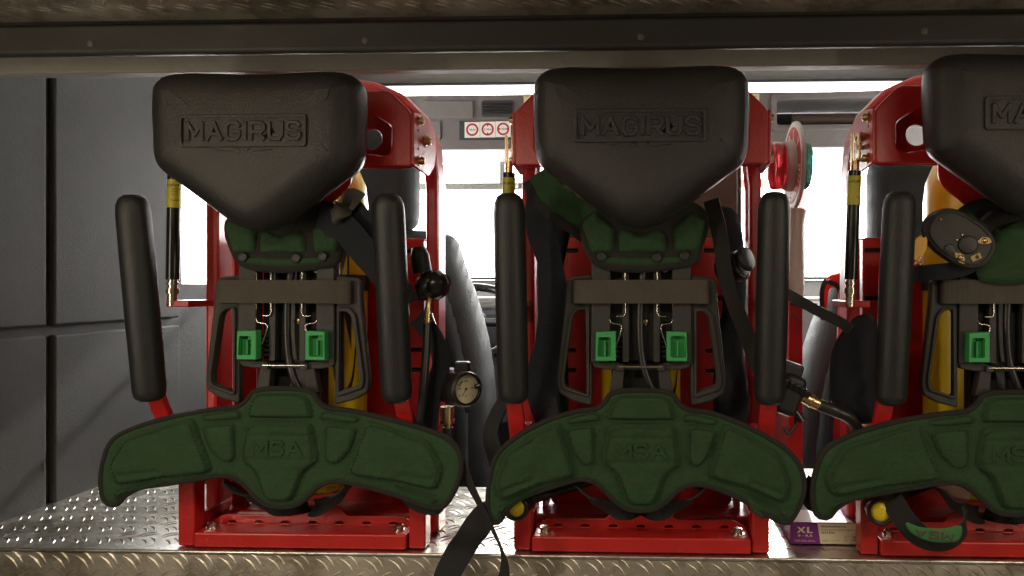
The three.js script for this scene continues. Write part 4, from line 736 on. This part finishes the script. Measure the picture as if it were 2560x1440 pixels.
// ---------------------------------------------------------------- alarm unit with key tag (right seat)
{
  const c = at(2400, 596, 0.055), o = thing('alarm_unit', 'black oval alarm unit strapped to the right breathing apparatus', 'alarm unit', [c.x, c.y, c.z]);
  o.rotation.z = -0.62; o.rotation.y = -0.12;
  const ov = (a, b, n = 60, p = 2.5) => Array.from({ length: n }, (_, i) => { const t = i / n * 2 * Math.PI, cc = Math.cos(t), s = Math.sin(t); return [a * Math.sign(cc) * Math.pow(Math.abs(cc), 2 / p), b * Math.sign(s) * Math.pow(Math.abs(s), 2 / p)]; });
  mesh('case', ext(ov(0.056, 0.038), null, -0.022, 0.006, 0.009), M.shell, o);
  mesh('case_ridge', ext(ov(0.05, 0.032), [ov(0.0475, 0.0295)], 0.0045, 0.008, 0.001), M.shell, o);
  mesh('push_button', latheAlong([[0.0145, 0], [0.0145, 0.004], [0.0125, 0.006], [0.004, 0.0066], [0, 0.0066]], V(0.014, -0.003, 0.004), V(0, 0, 1)), M.black, o);
  mesh('push_button', latheAlong([[0.0085, 0], [0.0085, 0.003], [0.007, 0.0045], [0, 0.0045]], V(-0.004, -0.024, 0.004), V(0, 0, 1)), M.black, o);
  for (const [x, y] of [[-0.002, 0.005], [-0.0035, -0.006], [-0.042, 0.006]]) mesh('indicator_stud', (() => { const g = new THREE.SphereGeometry(0.0024, 12, 8); g.translate(x, y, 0.0068); return g; })(), M.brass, o);
  for (const [x, y, a] of [[0.03, 0.016, 0.5], [0.016, -0.026, -0.4]]) {
    mesh('contact_plate', (() => { const g = ext(rpts([[-0.012, -0.003], [-0.004, -0.006], [0.006, -0.005], [0.013, 0.0], [0.005, 0.006], [-0.004, 0.006]], 0.002), null, 0.005, 0.0075, 0.0006); g.rotateZ(a); g.translate(x, y, 0); return g; })(), M.brass, o);
    mesh('contact_stud', (() => { const g = new THREE.SphereGeometry(0.0042, 14, 10); g.translate(x, y, 0.0085); return g; })(), M.brass, o);
  }
  mesh('contact_plate', (() => { const g = ext(rpts(rect(-0.008, 0.008, -0.005, 0.005), 0.001), [rpts(rect(-0.001, 0.003, -0.0025, 0.0025), 0.0005)], 0.005, 0.0075, 0.0006); g.rotateZ(1.1); g.translate(0.035, -0.012, 0); return g; })(), M.brass, o);
  mesh('fixing_clip', [bx(0.05, 0.03, 0.05, 0.02, 0.0, -0.04, 0.006)], M.black, o);
  const kt = thing('key_tag', 'yellow plastic key tag hanging from the black alarm unit', 'key tag');
  const P = (l, z) => rpts(l.map(([a, b]) => { const p = at(a, b, z); return [p.x, p.y]; }), 0.006);
  mesh('tag_body', ext(P([[2302, 585], [2318, 592], [2318, 612], [2304, 650], [2288, 664], [2272, 660], [2270, 640], [2284, 606]], 0.065), [circ(at(2283, 653, 0.065).x, at(2283, 653, 0.065).y, 0.0035, 14)], 0.063, 0.066, 0.0008), M.key, kt);
  mesh('cord', tube([at(2310, 590, 0.067), at(2306, 572, 0.062), at(2316, 548, 0.055), at(2338, 533, 0.052), at(2352, 538, 0.05)], 0.0026, 40, 8), M.gloss, kt);
  mesh('ring', (() => { const g = new THREE.TorusGeometry(0.0062, 0.0011, 8, 26); g.scale(0.6, 1, 1); g.rotateZ(-0.3); const p = at(2302, 651, 0.067); g.translate(p.x, p.y, p.z); return g; })(), M.steel, kt);
}

// ---------------------------------------------------------------- signalling disc behind the middle seat
{
  const c = at(1985, 415, -0.22), o = thing('signalling_disc', 'red and white signalling disc with red and green lenses beside the right gap', 'signalling disc', [c.x, c.y, c.z]);
  o.rotation.y = -1.55; o.rotation.z = 0.05;
  const disc = canvasMat(512, 512, (g) => {
    g.fillStyle = '#efe6da'; g.fillRect(0, 0, 512, 512); g.fillStyle = '#b5202a'; g.beginPath(); g.arc(256, 256, 232, 0, 7); g.fill(); g.fillStyle = '#efe6da'; g.beginPath(); g.arc(256, 256, 128, 0, 7); g.fill();
    const ring = (t, a0, a1, flip) => { g.font = 'bold 88px sans-serif'; g.textAlign = 'center'; g.textBaseline = 'middle'; [...t].forEach((ch, i) => { const a = a0 + (a1 - a0) * (i + 0.5) / t.length; g.save(); g.translate(256 + 182 * Math.cos(a), 256 + 182 * Math.sin(a)); g.rotate(flip ? a - Math.PI / 2 : a + Math.PI / 2); g.fillText(ch, 0, 0); g.restore(); }); };
    ring('HALT', -Math.PI * 0.9, -Math.PI * 0.1); ring('FEUERWEHR', Math.PI * 0.97, Math.PI * 0.03, true);
  }, { roughness: 0.35 });
  const R = 0.082;
  const g = new THREE.CircleGeometry(R, 60); g.translate(0, 0, 0.0042); mesh('printed_face', g, disc, o, { keepUV: true });
  const g2 = new THREE.CircleGeometry(R, 60); g2.rotateY(Math.PI); g2.translate(0, 0, -0.0042); mesh('printed_face', g2, disc, o, { keepUV: true });
  mesh('disc_rim', latheAlong([[R - 0.001, -0.004], [R + 0.003, -0.003], [R + 0.004, 0], [R + 0.003, 0.003], [R - 0.001, 0.004]], V(0, 0, 0), V(0, 0, 1), 60), M.white, o);
  mesh('disc_core', latheAlong([[0, -0.0036], [R - 0.001, -0.0036], [R - 0.001, 0.0036], [0, 0.0036]], V(0, 0, 0), V(0, 0, 1), 60), M.white, o);
  const lens = [[0, 0.0], [0.042, 0.0], [0.046, 0.003], [0.047, 0.018], [0.044, 0.022], [0.03, 0.0245], [0, 0.026]];
  mesh('lens_collar', latheAlong([[0.05, 0.004], [0.05, 0.012], [0.046, 0.022], [0, 0.022]], V(0, 0, 0), V(0, 0, 1), 48), M.white, o);
  mesh('red_lens', latheAlong(lens, V(0, 0, 0.0224), V(0, 0, 1), 48), M.ribRed, o);
  mesh('green_lens', latheAlong(lens, V(0, 0, -0.0046), V(0, 0, -1), 48), M.ribGreen, o);
  mesh('handle', lathe([[0.012, -0.26], [0.017, -0.25], [0.017, -0.12], [0.024, -0.088], [0.012, -0.083], [0, -0.083]], 24), M.white, o);
}
// folder and orange cover standing behind the middle seat's right armrest
{
  const a = at(1962, 540, -0.3), b = at(1996, 900, -0.3);
  const f = thing('ring_folder', 'brown file folder standing upright behind the middle right armrest', 'folder');
  const w = b.x - a.x;
  mesh('cover', bx(w, a.y, 0.2, (a.x + b.x) / 2, a.y / 2 + 0.0002, -0.36, 0.002), M.red, f);
  for (let i = 0; i < 9; i++) mesh('page_fold', (() => { const g = bx(w * 0.9, 0.0022, 0.006, 0, 0, 0, 0.0008); g.rotateZ(-0.5); g.translate((a.x + b.x) / 2, a.y - 0.03 - i * 0.022, -0.2585); return g; })(), M.console, f);
}
// red safety vest over the right front seat
{
  const o = thing('safety_vest', 'bright red safety vest with black edging over the right front seat', 'vest');
  const sh = (l) => l.map(([a, b, z]) => at(a, b, z));
  mesh('fabric', puff(rpts(sh([[2056, 724, -0.745], [2070, 692, -0.745], [2108, 679, -0.745], [2140, 690, -0.745], [2142, 840, -0.745], [2116, 830, -0.745], [2108, 752, -0.745], [2092, 720, -0.745], [2074, 716, -0.745], [2068, 790, -0.745], [2058, 790, -0.745]]).map((p) => [p.x, p.y]), 0.008), { h: 0.006, e: 0.02, res: 0.006, z: -0.75, back: 0.003, rough: 0.003 }), M.vest, o);
  mesh('fabric', ribbon(sh([[2122, 690, -0.75], [2126, 720, -0.735], [2124, 800, -0.69], [2118, 900, -0.66], [2108, 1000, -0.66], [2104, 1140, -0.66]]), 0.06, 0.004, [V(1, 0.1, 0.1), V(1, 0, -0.1), V(1, 0, 0.2)], 50), M.vest, o);
  mesh('edging', ribbon(sh([[2066, 700, -0.74], [2056, 722, -0.738], [2055, 760, -0.738], [2058, 800, -0.738]]), 0.013, 0.006, V(1, 0, 0.2), 40), M.black, o);
  mesh('edging', ribbon(sh([[2070, 704, -0.738], [2092, 714, -0.736], [2106, 748, -0.734], [2113, 800, -0.72]]), 0.013, 0.006, V(1, 0.3, 0.2), 40), M.black, o);
  mesh('edging', ribbon(sh([[2080, 1030, -0.655], [2076, 1080, -0.655], [2078, 1140, -0.655]]), 0.012, 0.006, V(1, 0, 0.2), 30), M.black, o);
}
// dark cabinet between the front seats
{
  const o = thing('centre_cabinet', 'dark brown cabinet standing behind the middle red seat', 'cabinet', [0.01, -0.448, -0.62]);
  mesh('carcass', bx(0.46, 1.25, 0.2, 0, 0.625, 0, 0.006), M.cabinet, o);
  for (const s of [-1, 1]) { mesh('door', bx(0.215, 1.2, 0.012, s * 0.1105, 0.63, 0.1058, 0.003), M.cabinet, o); mesh('latch', bx(0.014, 0.05, 0.01, s * 0.02, 0.8, 0.1155, 0.003), M.black, o); }
}
// red steel frame outside the windscreen
{
  const o = thing('gate_frame', 'red steel frame standing outside the windscreen at the right', 'frame');
  const p = at(2002, 700, -4.2), q = at(1990, 455, -4.2), e = at(1900, 455, -4.2);
  mesh('post', bx(0.05, 3.4, 0.08, p.x, 0.2, -4.2, 0.008), M.red, o);
  mesh('beam', bx(p.x - e.x + 0.2, 0.06, 0.08, (p.x + e.x) / 2 - 0.1, q.y, -4.2 - 0.081, 0.008), M.red, o);
  mesh('beam', bx(0.42, 0.05, 0.06, p.x + 0.16, at(2010, 700, -4.2).y - 0.1, -4.2 - 0.071, 0.008), M.red, o);
}
// glove boxes on the platform
{
  const front = canvasMat(1024, 512, (g, w, h) => {
    g.fillStyle = '#e9dcc0'; g.fillRect(0, 0, w, h);
    g.fillStyle = '#7d2a86'; g.beginPath(); g.moveTo(0, 0); g.lineTo(395, 0); g.lineTo(440, h); g.lineTo(0, h); g.fill();
    g.fillStyle = '#cfc4ae'; g.beginPath(); g.moveTo(w, 150); g.lineTo(w - 120, 250); g.lineTo(w - 160, h); g.lineTo(w, h); g.fill();
    g.fillStyle = '#eadfc6'; g.font = 'bold 210px sans-serif'; g.textAlign = 'center'; g.fillText('XL', 212, 245); g.font = 'bold 78px sans-serif'; g.fillText('9 - 9,5', 214, 340); g.font = '56px sans-serif'; g.fillText('100 Stk./pcs.', 212, 460);
    g.textAlign = 'left'; g.fillStyle = '#2b2530'; g.font = 'bold 64px sans-serif'; g.fillText('Domotherm', 450, 100); g.font = '54px sans-serif'; g.fillText('Untersuchungshandschuhe', 450, 180, 560); g.font = 'bold 62px sans-serif'; g.fillText('NITRIL', 452, 255);
    g.font = '36px sans-serif'; g.strokeStyle = '#4a4038'; g.lineWidth = 3; g.strokeRect(470, 410, 86, 44); g.fillText('REF', 480, 445); g.fillText('11010 07', 576, 445);
    g.beginPath(); g.arc(810, 425, 30, 0, 7); g.moveTo(788, 404); g.lineTo(832, 446); g.stroke();
    g.lineWidth = 8; g.beginPath(); g.moveTo(800, 370); g.lineTo(806, 320); g.moveTo(830, 316); g.lineTo(872, 312); g.stroke();
    g.beginPath(); g.arc(940, 420, 28, Math.PI, 0); g.fill(); g.fillRect(925, 320, 30, 30); g.lineWidth = 4; g.beginPath(); g.moveTo(940, 420); g.lineTo(940, 456); g.stroke();
  }, { roughness: 0.55 });
  const sideM = std([0.21, 0.026, 0.25], { roughness: 0.5, map: dustT }), topM = canvasMat(256, 256, (g) => { g.fillStyle = '#e8e2d6'; g.fillRect(0, 0, 256, 256); g.fillStyle = '#7d2a86'; g.beginPath(); g.moveTo(150, 0); g.lineTo(256, 0); g.lineTo(256, 256); g.lineTo(232, 256); g.fill(); g.fillStyle = '#1d1a1f'; g.beginPath(); g.ellipse(110, 140, 60, 26, 0, 0, 7); g.fill(); }, { roughness: 0.5 });
  const a = at(1975, 1384, -0.1), b = at(2152, 1384, -0.1), t = at(1975, 1306, -0.1);
  const w = b.x - a.x, h = t.y - 0.0015, d = 0.2;
  const o = thing('glove_box', 'white and purple XL glove box lying on the tread plate', 'box', [a.x + w / 2, 0.0016, -0.1 - d / 2]);
  mesh('carton', bx(w, h, d, 0, h / 2, 0, 0.0015), sideM, o);
  const g = new THREE.PlaneGeometry(w - 0.002, h - 0.002); g.translate(0, h / 2, d / 2 + 0.0004); mesh('printed_front', g, front, o, { keepUV: true });
  const g2 = new THREE.PlaneGeometry(w - 0.002, d - 0.002); g2.rotateX(-Math.PI / 2); g2.translate(0, h + 0.0004, 0); mesh('printed_top', g2, topM, o, { keepUV: true });
  const p = at(2010, 1186, -0.33), o2 = thing('glove_box', 'purple and white carton standing further back behind the glove box', 'box', [p.x + 0.06, 0.0016, -0.33]);
  mesh('carton', bx(0.2, p.y - 0.002, 0.09, 0, p.y / 2, 0, 0.0015), sideM, o2);
  const g3 = new THREE.PlaneGeometry(0.198, 0.088); g3.rotateX(-Math.PI / 2); g3.translate(0, p.y - 0.0006, 0); mesh('printed_top', g3, topM, o2, { keepUV: true });
}
scene.traverse((o) => { if (o.isMesh) { o.castShadow = true; o.receiveShadow = true; } });
renderer.render(scene, camera);
